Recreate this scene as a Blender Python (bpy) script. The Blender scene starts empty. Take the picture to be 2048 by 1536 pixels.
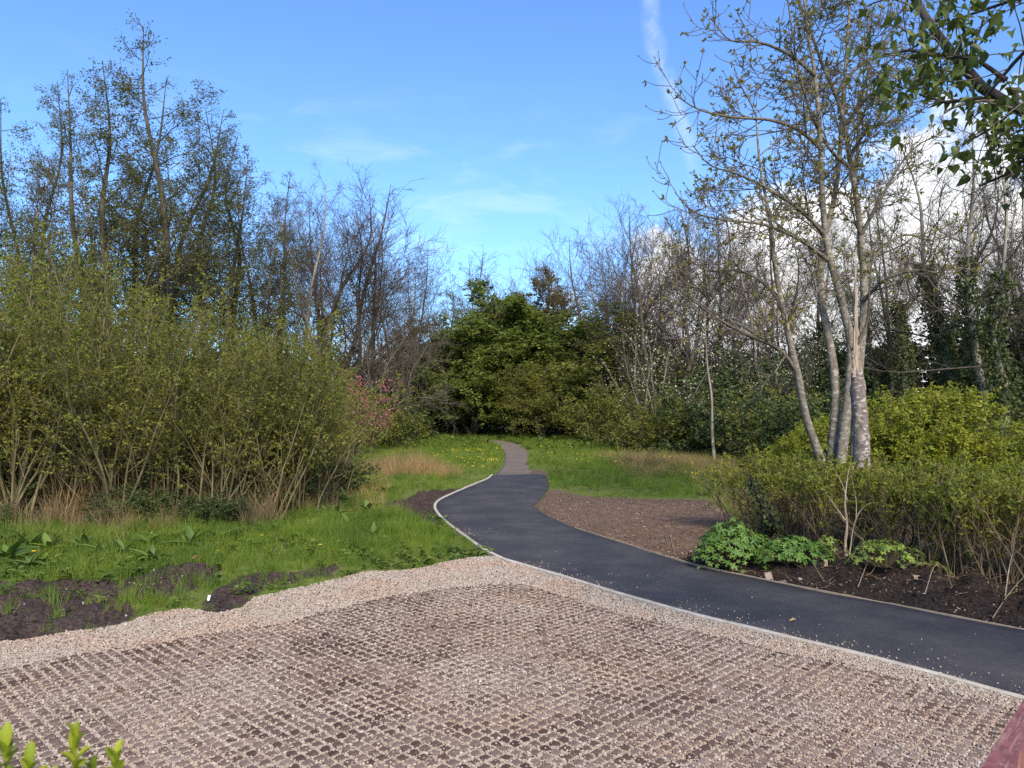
import bpy, math, numpy as np
from mathutils import Vector, Matrix
R_ = math.radians
sc = bpy.context.scene
rg = np.random.default_rng(11)

# ------------------------------------------------------------------ camera
CAM_H, FPX, PITCH = 2.4, 1547.0, math.atan(47 / 1547)
cam = bpy.data.cameras.new('camera')
cam.sensor_width = 36; cam.lens = FPX / 2048 * 36
cam.clip_start = 0.05; cam.clip_end = 3000
cam.dof.use_dof = True; cam.dof.focus_distance = 12; cam.dof.aperture_fstop = 7.0
camo = bpy.data.objects.new('camera', cam); sc.collection.objects.link(camo)
camo.location = (0, 0, CAM_H); camo.rotation_euler = (math.pi / 2 + PITCH, 0, 0)
sc.camera = camo

# ------------------------------------------------------------------ sky and sun
SUN_EL, SUN_AZ = R_(38), R_(166)          # azimuth clockwise from the view direction (+Y)
w = bpy.data.worlds.new('World'); sc.world = w; w.use_nodes = True
nt = w.node_tree; nt.nodes.clear()
def N(tree, typ, **kw):
    n = tree.nodes.new(typ)
    for k, v in kw.items(): setattr(n, k, v)
    return n
def math_(tree, op, a, b=None, c=None, clamp=False):
    n = tree.nodes.new('ShaderNodeMath'); n.operation = op; n.use_clamp = clamp
    for i, v in enumerate((a, b, c)):
        if v is None: continue
        if isinstance(v, (int, float)): n.inputs[i].default_value = v
        else: tree.links.new(v, n.inputs[i])
    return n.outputs[0]
def mix_(tree, fac, a, b, blend='MIX'):
    n = tree.nodes.new('ShaderNodeMix'); n.data_type = 'RGBA'; n.blend_type = blend
    for s, v in ((n.inputs[0], fac), (n.inputs[6], a), (n.inputs[7], b)):
        if isinstance(v, (int, float)): s.default_value = v
        elif isinstance(v, (tuple, list)): s.default_value = (*v[:3], 1)
        else: tree.links.new(v, s)
    return n.outputs[2]
def noise_(tree, vec, scale, detail=4, rough=.55, out=0, dist=0):
    n = tree.nodes.new('ShaderNodeTexNoise')
    n.inputs['Scale'].default_value = scale; n.inputs['Detail'].default_value = detail
    n.inputs['Roughness'].default_value = rough; n.inputs['Distortion'].default_value = dist
    if vec is not None: tree.links.new(vec, n.inputs['Vector'])
    return n.outputs[out]
def smooth_(tree, v, lo, hi):
    n = tree.nodes.new('ShaderNodeMapRange'); n.interpolation_type = 'SMOOTHSTEP'
    tree.links.new(v, n.inputs[0]); n.inputs[1].default_value = lo; n.inputs[2].default_value = hi
    return n.outputs[0]
def vscale_(tree, vec, s):
    n = tree.nodes.new('ShaderNodeMapping'); n.inputs['Scale'].default_value = s
    tree.links.new(vec, n.inputs['Vector']); return n.outputs[0]

sky = N(nt, 'ShaderNodeTexSky', sky_type='NISHITA', sun_disc=False)
sky.sun_elevation = SUN_EL; sky.sun_rotation = SUN_AZ
sky.air_density = 1.0; sky.dust_density = 0.6; sky.ozone_density = 2.2
tc = N(nt, 'ShaderNodeTexCoord'); dirv = tc.outputs['Generated']
sep = N(nt, 'ShaderNodeSeparateXYZ'); nt.links.new(dirv, sep.inputs[0])
az = math_(nt, 'ARCTAN2', sep.outputs[0], sep.outputs[1])
el = math_(nt, 'ARCSINE', sep.outputs[2])
# a bank of cumulus standing round the horizon, higher in three places
c3 = math_(nt, 'COSINE', math_(nt, 'MULTIPLY', math_(nt, 'SUBTRACT', az, R_(27)), 3.0))
c3 = math_(nt, 'POWER', math_(nt, 'MULTIPLY_ADD', c3, .5, .5), 3.0)
hgt = math_(nt, 'MULTIPLY_ADD', c3, R_(16.5), R_(1.5))
n1 = noise_(nt, vscale_(nt, dirv, (1, 1, 1.25)), 7.0, 8, .6)
n1 = math_(nt, 'MULTIPLY', math_(nt, 'SUBTRACT', n1, .5), R_(26))
edge = math_(nt, 'ADD', math_(nt, 'SUBTRACT', hgt, el), n1)
cum = smooth_(nt, edge, R_(-.6), R_(3.2))
n2 = noise_(nt, vscale_(nt, dirv, (1, 1, 1.6)), 9.0, 6, .55)
cumcol = mix_(nt, smooth_(nt, n2, .35, .65), (.80, .83, .88), (1.0, 1.0, 1.0))
# thin cirrus drawn out in streaks
n3 = noise_(nt, vscale_(nt, dirv, (2.2, 1.2, 7.0)), 3.2, 7, .62, dist=.6)
band = math_(nt, 'MULTIPLY', smooth_(nt, el, R_(7), R_(13)), math_(nt, 'SUBTRACT', 1.0, smooth_(nt, el, R_(15), R_(24))))
cir = math_(nt, 'MULTIPLY', smooth_(nt, n3, .48, .75), math_(nt, 'MULTIPLY', band, .20))
# an old vapour trail
def ray(x, y):
    v = Vector(((x - 1024) / FPX, 1, (768 - y) / FPX)); v.rotate(Matrix.Rotation(PITCH, 3, 'X')); return v.normalized()
nrm = ray(1292, 0).cross(ray(1385, 330)).normalized()
dp = N(nt, 'ShaderNodeVectorMath', operation='DOT_PRODUCT'); nt.links.new(dirv, dp.inputs[0]); dp.inputs[1].default_value = nrm
wob = math_(nt, 'MULTIPLY', math_(nt, 'SUBTRACT', noise_(nt, dirv, 14, 4), .5), .03)
dist = math_(nt, 'ABSOLUTE', math_(nt, 'ADD', dp.outputs['Value'], wob))
tr = math_(nt, 'SUBTRACT', 1.0, smooth_(nt, dist, .0005, .015))
tr = math_(nt, 'MULTIPLY', tr, smooth_(nt, noise_(nt, dirv, 26, 5, .7), .22, .68))
tr = math_(nt, 'MULTIPLY', math_(nt, 'MULTIPLY', tr, smooth_(nt, el, R_(14), R_(20))), .27)
veil = math_(nt, 'MAXIMUM', cir, tr)
skyc = mix_(nt, 1.0, sky.outputs[0], (.54, .735, 1.0), 'MULTIPLY')
col = mix_(nt, veil, skyc, (4.6, 4.9, 5.2))
cumr = mix_(nt, 1.0, cumcol, (5.3, 5.25, 5.2), 'MULTIPLY')
col = mix_(nt, cum, col, cumr)
bg = N(nt, 'ShaderNodeBackground'); bg.inputs['Strength'].default_value = 0.135
nt.links.new(col, bg.inputs[0])
wo = N(nt, 'ShaderNodeOutputWorld'); nt.links.new(bg.outputs[0], wo.inputs[0])

sun = bpy.data.lights.new('sun', 'SUN'); sun.energy = 3.3; sun.angle = R_(18); sun.color = (1, .87, .69)
suno = bpy.data.objects.new('sun', sun); sc.collection.objects.link(suno)
sd = Vector((math.sin(SUN_AZ) * math.cos(SUN_EL), math.cos(SUN_AZ) * math.cos(SUN_EL), math.sin(SUN_EL)))
suno.rotation_euler = sd.to_track_quat('Z', 'Y').to_euler(); suno.location = sd * 60

sc.view_settings.view_transform = 'Standard'; sc.view_settings.look = 'None'
sc.view_settings.exposure = 1.08; sc.view_settings.gamma = 1.0
try: sc.view_settings.use_curve_mapping = False
except Exception: pass
sc.cycles.max_bounces = 4; sc.cycles.diffuse_bounces = 2; sc.cycles.glossy_bounces = 2
sc.cycles.transmission_bounces = 3; sc.cycles.transparent_max_bounces = 4
sc.cycles.use_denoising = False
sc.cycles.caustics_reflective = False; sc.cycles.caustics_refractive = False

# ------------------------------------------------------------------ helpers
def gp(x, y, z=0.0):
    """ground point seen at photograph pixel x, y"""
    vx, vz = (x - 1024) / FPX, (768 - y) / FPX
    c, s = math.cos(PITCH), math.sin(PITCH)
    yy, zz = c - s * vz, s + c * vz
    t = (z - CAM_H) / zz
    return np.array((vx * t, yy * t, z))
def at(x, y, Y):
    vx, vz = (x - 1024) / FPX, (768 - y) / FPX
    c, s = math.cos(PITCH), math.sin(PITCH)
    yy, zz = c - s * vz, s + c * vz
    t = Y / yy
    return np.array((vx * t, Y, CAM_H + zz * t))
def gpoly(L): return np.array([gp(x, y)[:2] for x, y in L])
def smoothline(pts, n, closed=False):
    p = np.asarray(pts, float)
    q = np.vstack([2 * p[0] - p[1], p, 2 * p[-1] - p[-2]])
    out = []
    d = np.r_[0, np.cumsum(np.linalg.norm(np.diff(p, axis=0), axis=1))]
    for s in np.linspace(0, d[-1], n):
        i = min(max(np.searchsorted(d, s, 'right') - 1, 0), len(p) - 2)
        t = (s - d[i]) / max(d[i + 1] - d[i], 1e-9)
        a, b, c, e = q[i:i + 4]
        out.append(.5 * (2 * b + (c - a) * t + (2 * a - 5 * b + 4 * c - e) * t * t + (3 * b - a - 3 * c + e) * t ** 3))
    return np.array(out)
def inpoly(P, poly):
    x, y = P[:, 0], P[:, 1]; r = np.zeros(len(P), bool); n = len(poly)
    for i in range(n):
        x1, y1 = poly[i]; x2, y2 = poly[i - 1]
        c = (y1 > y) != (y2 > y)
        with np.errstate(all='ignore'):
            r ^= c & (x < (x2 - x1) * (y - y1) / (y2 - y1) + x1)
    return r
def dline(P, line):
    d = np.full(len(P), 1e9)
    for a, b in zip(line[:-1], line[1:]):
        ab = b - a; t = np.clip(((P - a) @ ab) / max(ab @ ab, 1e-9), 0, 1)
        d = np.minimum(d, np.linalg.norm(P - a - t[:, None] * ab, axis=1))
    return d
def sdf(P, poly):                     # negative inside
    d = dline(P, np.vstack([poly, poly[:1]])); return np.where(inpoly(P, poly), -d, d)
_tab = np.random.default_rng(3).random((256, 256))
def vnoise(x, y, f):
    x = x * f + 1000; y = y * f + 1000; i = np.floor(x).astype(int); j = np.floor(y).astype(int); u = x - i; v = y - j
    u = u * u * (3 - 2 * u); v = v * v * (3 - 2 * v); g = lambda a, b: _tab[a & 255, b & 255]
    return (g(i, j) * (1 - u) + g(i + 1, j) * u) * (1 - v) + (g(i, j + 1) * (1 - u) + g(i + 1, j + 1) * u) * v
def fbm(x, y, f, o=4):
    s = 0; a = 1; t = 0
    for k in range(o): s = s + a * vnoise(x + 17 * k, y - 9 * k, f); t += a; a *= .5; f *= 2.03
    return s / t - .5
def nz(v): return v / (np.linalg.norm(v, axis=-1, keepdims=True) + 1e-9)
def sst(x, a, b): t = np.clip((x - a) / (b - a), 0, 1); return t * t * (3 - 2 * t)

def mesh(name, V, faces, mat=None, attrs=None, smooth=False):
    """faces: list of int arrays (n, k)"""
    me = bpy.data.meshes.new(name); V = np.asarray(V, np.float32)
    faces = [np.asarray(f, np.int32) for f in (faces if isinstance(faces, list) else [faces]) if len(f)]
    tot = np.concatenate([np.full(len(f), f.shape[1], np.int32) for f in faces])
    lv = np.concatenate([f.ravel() for f in faces]); st = np.r_[0, np.cumsum(tot)[:-1]].astype(np.int32)
    me.vertices.add(len(V)); me.vertices.foreach_set('co', V.ravel())
    me.loops.add(len(lv)); me.loops.foreach_set('vertex_index', lv)
    me.polygons.add(len(tot)); me.polygons.foreach_set('loop_start', st)
    try: me.polygons.foreach_set('loop_total', tot)
    except Exception: pass
    me.polygons.foreach_set('use_smooth', np.full(len(tot), smooth))
    for k, a in (attrs or {}).items():
        me.attributes.new(k, 'FLOAT', 'POINT').data.foreach_set('value', np.asarray(a, np.float32))
    me.update(calc_edges=True)
    if mat: me.materials.append(mat)
    return me
def link(name, me, parent=None, loc=None):
    o = bpy.data.objects.new(name, me); sc.collection.objects.link(o)
    if parent: o.parent = parent
    if loc is not None: o.location = loc
    return o
def tag(o, label=None, cat=None, group=None, kind=None):
    for k, v in (('label', label), ('category', cat), ('group', group), ('kind', kind)):
        if v: o[k] = v
    return o
def thing(name, label, cat, loc=(0, 0, 0), group=None):
    return tag(link(name, None, None, loc), label, cat, group)
def dup(root, loc, rz=0, s=1.0, label=None, group=None, tilt=(0, 0)):
    def cp(o, par):
        c = o.copy(); sc.collection.objects.link(c); c.parent = par
        for ch in o.children: cp(ch, c)
        return c
    r = cp(root, None)
    place(r, loc, rz, s, label, group, tilt); return r
def place(r, loc, rz=0, s=1.0, label=None, group=None, tilt=(0, 0)):
    r.location = loc; r.rotation_euler = (tilt[0], tilt[1], rz)
    r.scale = (s, s, s) if isinstance(s, (int, float)) else s
    if label: r['label'] = label
    if group: r['group'] = group

# ------------------------------------------------------------------ materials
MATS = {}
def newmat(name):
    m = bpy.data.materials.new(name); m.use_nodes = True; t = m.node_tree; t.nodes.clear()
    out = N(t, 'ShaderNodeOutputMaterial'); MATS[name] = m; return m, t, out
def princ(t, out, col, rough=.8, spec=.3, bump=None, bstr=.3, bdist=.02):
    p = N(t, 'ShaderNodeBsdfPrincipled'); p.inputs['Specular IOR Level'].default_value = spec
    if isinstance(col, tuple): p.inputs['Base Color'].default_value = (*col, 1)
    else: t.links.new(col, p.inputs['Base Color'])
    if isinstance(rough, (int, float)): p.inputs['Roughness'].default_value = rough
    else: t.links.new(rough, p.inputs['Roughness'])
    if bump is not None:
        b = N(t, 'ShaderNodeBump'); b.inputs['Strength'].default_value = bstr; b.inputs['Distance'].default_value = bdist
        t.links.new(bump, b.inputs['Height']); t.links.new(b.outputs[0], p.inputs['Normal'])
    if out: t.links.new(p.outputs[0], out.inputs[0])
    return p
def pos_(t): return N(t, 'ShaderNodeNewGeometry').outputs['Position']
def obj_(t): return N(t, 'ShaderNodeTexCoord').outputs['Object']
def attr_(t, n, typ='GEOMETRY'): return N(t, 'ShaderNodeAttribute', attribute_name=n, attribute_type=typ).outputs['Fac']
def ramp_(t, fac, stops):
    r = N(t, 'ShaderNodeValToRGB'); e = r.color_ramp.elements
    while len(e) < len(stops): e.new(.5)
    for el_, (p, c) in zip(e, stops): el_.position = p; el_.color = (*c, 1)
    t.links.new(fac, r.inputs[0]); return r.outputs[0]
def leafmat(name, c, trans=.35, rough=.55, spec=.25, inst=False):
    m, t, out = newmat(name)
    if inst: f = N(t, 'ShaderNodeObjectInfo').outputs['Random']
    else: f = math_(t, 'FRACT', math_(t, 'ADD', attr_(t, 'rnd'), math_(t, 'MULTIPLY', N(t, 'ShaderNodeObjectInfo').outputs['Random'], .999)))
    cr = ramp_(t, f, [(i / (len(c) - 1), k) for i, k in enumerate(c)])
    big = noise_(t, pos_(t), .9, 2)
    cr = mix_(t, smooth_(t, big, .3, .7), mix_(t, 1, cr, (.72, .78, .78), 'MULTIPLY'), mix_(t, 1, cr, (1.28, 1.2, 1.08), 'MULTIPLY'))
    p = princ(t, None, cr, rough, spec)
    tr = N(t, 'ShaderNodeBsdfTranslucent'); t.links.new(mix_(t, 1, cr, (1.25, 1.2, .7), 'MULTIPLY'), tr.inputs[0])
    mx = N(t, 'ShaderNodeMixShader'); mx.inputs[0].default_value = trans
    t.links.new(p.outputs[0], mx.inputs[1]); t.links.new(tr.outputs[0], mx.inputs[2]); t.links.new(mx.outputs[0], out.inputs[0])
    return m
def barkmat(name, c1, c2, scale=6, stretch=.25, lich=None, lscale=9, bstr=.6, bdist=.02):
    m, t, out = newmat(name); v = vscale_(t, obj_(t), (1, 1, stretch))
    n = noise_(t, v, scale, 6, .65); col = mix_(t, smooth_(t, n, .35, .68), c1, c2)
    if lich is not None:
        l = noise_(t, vscale_(t, obj_(t), (1, 1, 1.9)), lscale, 5, .6)
        col = mix_(t, smooth_(t, l, .52, .62), col, lich)
    princ(t, out, col, .9, .15, n, bstr, bdist); return m

barkmat('bark_alder', (.045, .038, .03), (.11, .095, .075), 8)
barkmat('bark_ash', (.11, .097, .077), (.205, .182, .15), 10, .8, (.29, .265, .22), 7)
barkmat('bark_snag', (.10, .085, .075), (.20, .17, .15), 12, .6, (.36, .31, .285), 11)
barkmat('bark_twig', (.05, .042, .033), (.105, .09, .068), 5)
barkmat('bark_pale', (.17, .15, .12), (.30, .27, .22), 6)
barkmat('bark_purple', (.07, .056, .048), (.14, .114, .094), 5)
barkmat('bark_sallow', (.075, .066, .032), (.16, .14, .075), 7)
barkmat('bark_hedge', (.10, .075, .042), (.23, .18, .11), 9)
barkmat('bark_dark', (.018, .016, .015), (.05, .045, .04), 10)
barkmat('bark_greyish', (.085, .073, .058), (.165, .145, .115), 18, .7)
barkmat('wood_pale', (.20, .155, .11), (.40, .33, .26), 22, .12)
barkmat('wood_tan', (.20, .155, .10), (.33, .27, .19), 20, .2)
leafmat('leaf_alder', [(.075, .09, .03), (.115, .13, .04), (.155, .165, .055)], .45)
leafmat('leaf_sallow', [(.13, .15, .022), (.185, .205, .034), (.245, .26, .055), (.14, .165, .027), (.20, .20, .07)], .5)
leafmat('leaf_sallow_b', [(.11, .135, .022), (.155, .185, .03), (.20, .22, .045)], .45)
leafmat('leaf_dense', [(.10, .14, .034), (.14, .185, .043), (.19, .235, .056), (.115, .155, .038)], .5)
leafmat('leaf_dense_b', [(.11, .13, .026), (.155, .17, .034), (.20, .205, .048)], .4)
leafmat('leaf_brown', [(.14, .105, .04), (.19, .14, .055), (.13, .12, .04)], .45)
leafmat('leaf_ivy', [(.04, .056, .02), (.07, .09, .033), (.105, .12, .045)], .3, .5, .25)
leafmat('leaf_bramble', [(.03, .05, .017), (.055, .082, .026), (.09, .12, .036)], .25)
leafmat('leaf_yellow', [(.145, .18, .018), (.205, .24, .026), (.26, .285, .038)], .4)
leafmat('leaf_hedge', [(.13, .16, .022), (.19, .22, .034), (.245, .265, .048), (.12, .145, .024)], .5)
leafmat('leaf_ash', [(.17, .155, .045), (.23, .195, .055), (.15, .16, .06)], .4)
leafmat('leaf_white', [(.50, .53, .36), (.40, .46, .24), (.62, .62, .54)], .3)
leafmat('leaf_pink', [(.27, .10, .12), (.36, .15, .17), (.20, .10, .08)], .3)
leafmat('dead_grass', [(.15, .105, .055), (.24, .17, .09), (.30, .22, .125), (.11, .078, .042)], .25)
leafmat('dead_reed', [(.25, .15, .075), (.33, .21, .115), (.40, .27, .16), (.16, .115, .05), (.14, .15, .04)], .25)
leafmat('grass_blade', [(.085, .15, .02), (.125, .21, .028), (.165, .25, .04), (.21, .24, .055)], .5, inst=True)
leafmat('grass_dry', [(.12, .12, .03), (.24, .20, .08), (.30, .24, .11)], .3, inst=True)
leafmat('leaf_weed', [(.07, .12, .02), (.10, .155, .028), (.125, .175, .035)], .35, inst=True)
leafmat('litter', [(.09, .055, .03), (.16, .10, .055), (.24, .17, .10), (.05, .035, .025)], .1, inst=True)
leafmat('petal_yellow', [(.80, .58, .02), (.85, .66, .05)], .2, inst=True)

def onemat(name, col, rough=.6, spec=.3, var=.25, scale=30, trans=0):
    m, t, out = newmat(name); n = noise_(t, obj_(t), scale, 4)
    c = mix_(t, n, tuple(v * (1 - var) for v in col), tuple(min(v * (1 + var), 1) for v in col))
    f = N(t, 'ShaderNodeObjectInfo').outputs['Random']
    c = mix_(t, f, mix_(t, 1, c, (.6, .68, .7), 'MULTIPLY'), mix_(t, 1, c, (1.4, 1.28, 1.1), 'MULTIPLY'))
    p = princ(t, out if not trans else None, c, rough, spec)
    if trans:
        tr = N(t, 'ShaderNodeBsdfTranslucent'); t.links.new(mix_(t, 1, c, (1.3, 1.2, .6), 'MULTIPLY'), tr.inputs[0])
        mx = N(t, 'ShaderNodeMixShader'); mx.inputs[0].default_value = trans
        t.links.new(p.outputs[0], mx.inputs[1]); t.links.new(tr.outputs[0], mx.inputs[2]); t.links.new(mx.outputs[0], out.inputs[0])
    return m
onemat('leaf_poplar', (.085, .12, .032), .45, .35, trans=.35)
onemat('leaf_dock', (.095, .155, .035), .45, .35, trans=.25)
onemat('leaf_geranium', (.085, .165, .030), .5, .3, trans=.2)
onemat('leaf_geranium_light', (.17, .24, .04), .5, .3, trans=.25)
onemat('leaf_shoot', (.25, .31, .03), .5, .25, .5, 55, trans=.4)
onemat('leaf_shoot_dark', (.07, .13, .05), .35, .4, trans=.2)
onemat('leaf_fallen', (.24, .12, .05), .7, .2)
onemat('leaf_fallen_yellow', (.42, .33, .13), .6, .2)
onemat('white_litter', (.80, .80, .78), .5, .3, .05)
onemat('petal_white', (.80, .82, .78), .6, .2, .05, trans=.2)
onemat('petal_gold', (.82, .60, .02), .6, .2, .1, trans=.2)
onemat('stone', (.28, .22, .19), .85, .2, .35, 25)

# pebbles
m, t, out = newmat('pebble'); f = N(t, 'ShaderNodeObjectInfo').outputs['Random']
c = ramp_(t, f, [(0, (.165, .12, .09)), (.2, (.265, .212, .166)), (.5, (.35, .29, .232)), (.78, (.30, .25, .21)), (.94, (.45, .41, .35)), (1, (.12, .096, .08))])
pk = smooth_(t, noise_(t, pos_(t), .8, 3), .45, .62)
c = mix_(t, pk, c, mix_(t, 1, c, (1.03, .94, .89), 'MULTIPLY'))
princ(t, out, c, .75, .25)
m, t, out = newmat('gravel_base'); n = noise_(t, pos_(t), 60, 3)
princ(t, out, mix_(t, n, (.12, .095, .075), (.34, .275, .22)), .95, .1, n, .8, .01)
# pavers: dark clean concrete to dusty pale
m, t, out = newmat('paver'); P_ = pos_(t)

oi = N(t, 'ShaderNodeObjectInfo'); sepc = N(t, 'ShaderNodeSeparateColor'); t.links.new(oi.outputs['Color'], sepc.inputs[0])
tone = math_(t, 'ADD', attr_(t, 'tone'), sepc.outputs[0])
fine = noise_(t, P_, 90, 4, .7)
tone = math_(t, 'ADD', tone, math_(t, 'MULTIPLY', math_(t, 'SUBTRACT', fine, .5), .7))
c = ramp_(t, tone, [(.0, (.034, .022, .018)), (.35, (.07, .047, .039)), (.65, (.15, .109, .092)), (1, (.22, .17, .146))])
princ(t, out, c, .92, .12, fine, .5, .004)
# tarmac
m, t, out = newmat('tarmac'); P_ = pos_(t)
g = noise_(t, P_, 140, 3, .7); b = noise_(t, P_, 1.1, 5, .6)
c = mix_(t, smooth_(t, g, .3, .75), (.02, .0198, .0225), (.056, .055, .060))
c = mix_(t, smooth_(t, b, .35, .75), c, mix_(t, 1, c, (1.9, 1.75, 1.6), 'MULTIPLY'))
b2 = noise_(t, P_, 6, 6, .7); c = mix_(t, math_(t, 'MULTIPLY', smooth_(t, b2, .5, .8), .5), c, (.085, .078, .072))
st = noise_(t, vscale_(t, P_, (1.2, 9, 1)), 3.0, 5, .7)
c = mix_(t, math_(t, 'MULTIPLY', smooth_(t, st, .62, .80), .45), c, (.22, .20, .18))
fl = noise_(t, P_, 48, 2, .5); c = mix_(t, math_(t, 'MULTIPLY', smooth_(t, fl, .60, .72), .45), c, (.11, .104, .10))
princ(t, out, c, .8, .25, g, .6, .006)
m, t, out = newmat('old_tarmac'); P_ = pos_(t)
g = noise_(t, P_, 25, 5, .7); b = noise_(t, P_, .7, 4)
c = mix_(t, g, (.085, .072, .062), (.18, .155, .135)); c = mix_(t, smooth_(t, b, .35, .7), c, mix_(t, 1, c, (1.3, 1.2, 1.15), 'MULTIPLY'))
princ(t, out, c, .95, .1, g, .6, .01)
m, t, out = newmat('kerb'); n = noise_(t, pos_(t), 6, 5, .6); n_ = noise_(t, pos_(t), 70, 3)
c = mix_(t, smooth_(t, n, .35, .7), (.37, .33, .265), (.49, .45, .375)); c = mix_(t, smooth_(t, n_, .55, .75), c, (.23, .19, .15))
princ(t, out, c, .8, .2, n_, .3, .003)
m, t, out = newmat('timber_edge'); n = noise_(t, pos_(t), 9, 5, .6)
princ(t, out, mix_(t, n, (.16, .12, .085), (.46, .36, .26)), .9, .1, n, .3, .003)
m, t, out = newmat('red_paint'); n = noise_(t, vscale_(t, obj_(t), (1, 1, 1)), 30, 6, .65); s_ = noise_(t, vscale_(t, obj_(t), (4, 70, 4)), 3, 4, .6)
c = mix_(t, smooth_(t, n, .35, .7), (.13, .042, .035), (.235, .085, .072)); c = mix_(t, smooth_(t, s_, .5, .7), c, (.30, .16, .14)); c = mix_(t, smooth_(t, noise_(t, obj_(t), 85, 5, .7), .62, .68), c, (.30, .24, .19))
princ(t, out, c, .45, .4, n, .15, .002)
# ground
m, t, out = newmat('ground'); P_ = pos_(t)
na = noise_(t, P_, 3.2, 6, .65); nb = noise_(t, P_, 22, 5, .7); nc = noise_(t, P_, .5, 3)
jit = math_(t, 'ADD', math_(t, 'MULTIPLY', math_(t, 'SUBTRACT', na, .5), 1.5), math_(t, 'MULTIPLY', math_(t, 'SUBTRACT', nb, .5), .8))
def msk(nm): return smooth_(t, math_(t, 'ADD', attr_(t, nm), jit), .38, .62)
soil = mix_(t, nb, (.035, .027, .018), (.10, .075, .045))
grs = mix_(t, smooth_(t, nb, .3, .7), (.07, .105, .016), (.14, .19, .034)); grs = mix_(t, smooth_(t, nc, .35, .7), grs, (.14, .145, .042))
bare = mix_(t, smooth_(t, nb, .25, .75), (.075, .047, .033), (.185, .125, .09)); bare = mix_(t, smooth_(t, na, .5, .75), bare, (.22, .155, .11))
mud = mix_(t, smooth_(t, nb, .3, .75), (.022, .015, .013), (.095, .068, .058))
bnk = mix_(t, smooth_(t, nb, .3, .75), (.010, .0075, .006), (.05, .037, .030))
c = mix_(t, msk('grass'), soil, grs); c = mix_(t, msk('bare'), c, bare); c = mix_(t, msk('mud'), c, mud); c = mix_(t, msk('bank'), c, bnk)
princ(t, out, c, .95, .12, nb, .9, .03)

# ------------------------------------------------------------------ layout of the ground
KERB = gpoly([(2350, 1500), (2180, 1448), (2048, 1408), (1850, 1352), (1700, 1312), (1500, 1264), (1400, 1240), (1300, 1212), (1200, 1182), (1100, 1151), (1040, 1133), (1000, 1120), (960, 1098), (925, 1073), (895, 1050), (878, 1033), (870, 1020), (872, 1009), (885, 999), (915, 985), (950, 970), (974, 960), (984, 952)])
REDGE = gpoly([(2350, 1322), (2180, 1290), (2048, 1265), (1900, 1238), (1770, 1211), (1650, 1190), (1560, 1171), (1480, 1154), (1400, 1137), (1300, 1108), (1230, 1085), (1150, 1059), (1105, 1038), (1078, 1024), (1070, 1013), (1080, 1000), (1092, 985), (1098, 970), (1093, 956), (1086, 950)])
OLDL = gpoly([(988, 953), (1002, 938), (1008, 925), (1010, 912), (1005, 900), (993, 891), (975, 884), (940, 879)])
OLDR = gpoly([(1066, 953), (1058, 940), (1053, 928), (1056, 915), (1055, 905), (1046, 896), (1030, 888), (1000, 881.5)])
KERB = np.vstack([KERB[0] + nz(KERB[0] - KERB[1]) * 5.5, KERB]); REDGE = np.vstack([REDGE[0] + nz(REDGE[0] - REDGE[1]) * 5.5, REDGE])
KL, RL = smoothline(KERB, 200), smoothline(REDGE, 200)
OL, OR = smoothline(OLDL, 60), smoothline(OLDR, 60)
PATH = np.vstack([KL, RL[::-1]]); OLD = np.vstack([OL, OR[::-1]])
GEDGE = gpoly([(-420, 1345), (-200, 1318), (0, 1292), (60, 1286), (150, 1270), (240, 1254), (300, 1236), (380, 1222), (440, 1234), (480, 1222), (505, 1203), (560, 1190), (640, 1172), (690, 1160), (720, 1150), (830, 1143), (900, 1128), (950, 1119), (990, 1117)])
GRAVEL = np.vstack([GEDGE, KL[(KL[:, 1] < gp(990, 1117)[1])][::-1], [(9, -1.5), (-9, -1.5)]])
PAVTOP = gpoly([(-420, 1432), (0, 1350), (160, 1318), (370, 1285), (537, 1262), (708, 1218), (830, 1194), (1000, 1172), (1050, 1176), (1200, 1222), (1400, 1278), (1700, 1346), (1900, 1394), (2048, 1438), (2350, 1535)])
PAVE = np.vstack([PAVTOP, [(9, 1.5), (-9, 1.5)]])
MUD = [gpoly(p) for p in (
    [(-300, 1185), (0, 1163), (120, 1160), (240, 1172), (330, 1146), (430, 1140), (440, 1152), (400, 1177), (330, 1200), (262, 1212), (270, 1238), (200, 1262), (100, 1280), (0, 1292), (-300, 1320)],
    [(478, 1150), (540, 1143), (560, 1153), (505, 1192), (450, 1236), (395, 1238), (420, 1200)],
    [(545, 1150), (690, 1136), (660, 1155), (560, 1172)],
    [(770, 1012), (860, 985), (945, 973), (890, 1000), (874, 1020), (892, 1056), (850, 1046), (800, 1030)])]
BARE = gpoly([(1068, 1015), (1090, 985), (1110, 978), (1180, 992), (1280, 996), (1420, 1000), (1470, 1040), (1500, 1150), (1400, 1140), (1300, 1108), (1230, 1085), (1150, 1060), (1100, 1038)])
BARE2 = gpoly([(1040, 955), (1092, 955), (1096, 945), (1066, 938)])
BANK = np.vstack([RL[(RL[:, 1] < gp(1330, 1118)[1])][::-1], gpoly([(2350, 1215), (2048, 1180), (1850, 1150), (1700, 1120), (1560, 1085), (1440, 1070), (1400, 1090), (1360, 1115)])[::1]])
THICK = gpoly([(-500, 1110), (-50, 1085), (140, 1075), (330, 1068), (520, 1055), (640, 1035), (700, 1000), (722, 950), (740, 905), (730, 880), (700, 874), (-900, 874)])
HEDGE = gpoly([(1400, 1090), (1500, 1110), (1600, 1130), (1700, 1145), (1850, 1175), (2048, 1205), (2350, 1245), (2350, 960), (1480, 1010), (1400, 1040)])

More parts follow.
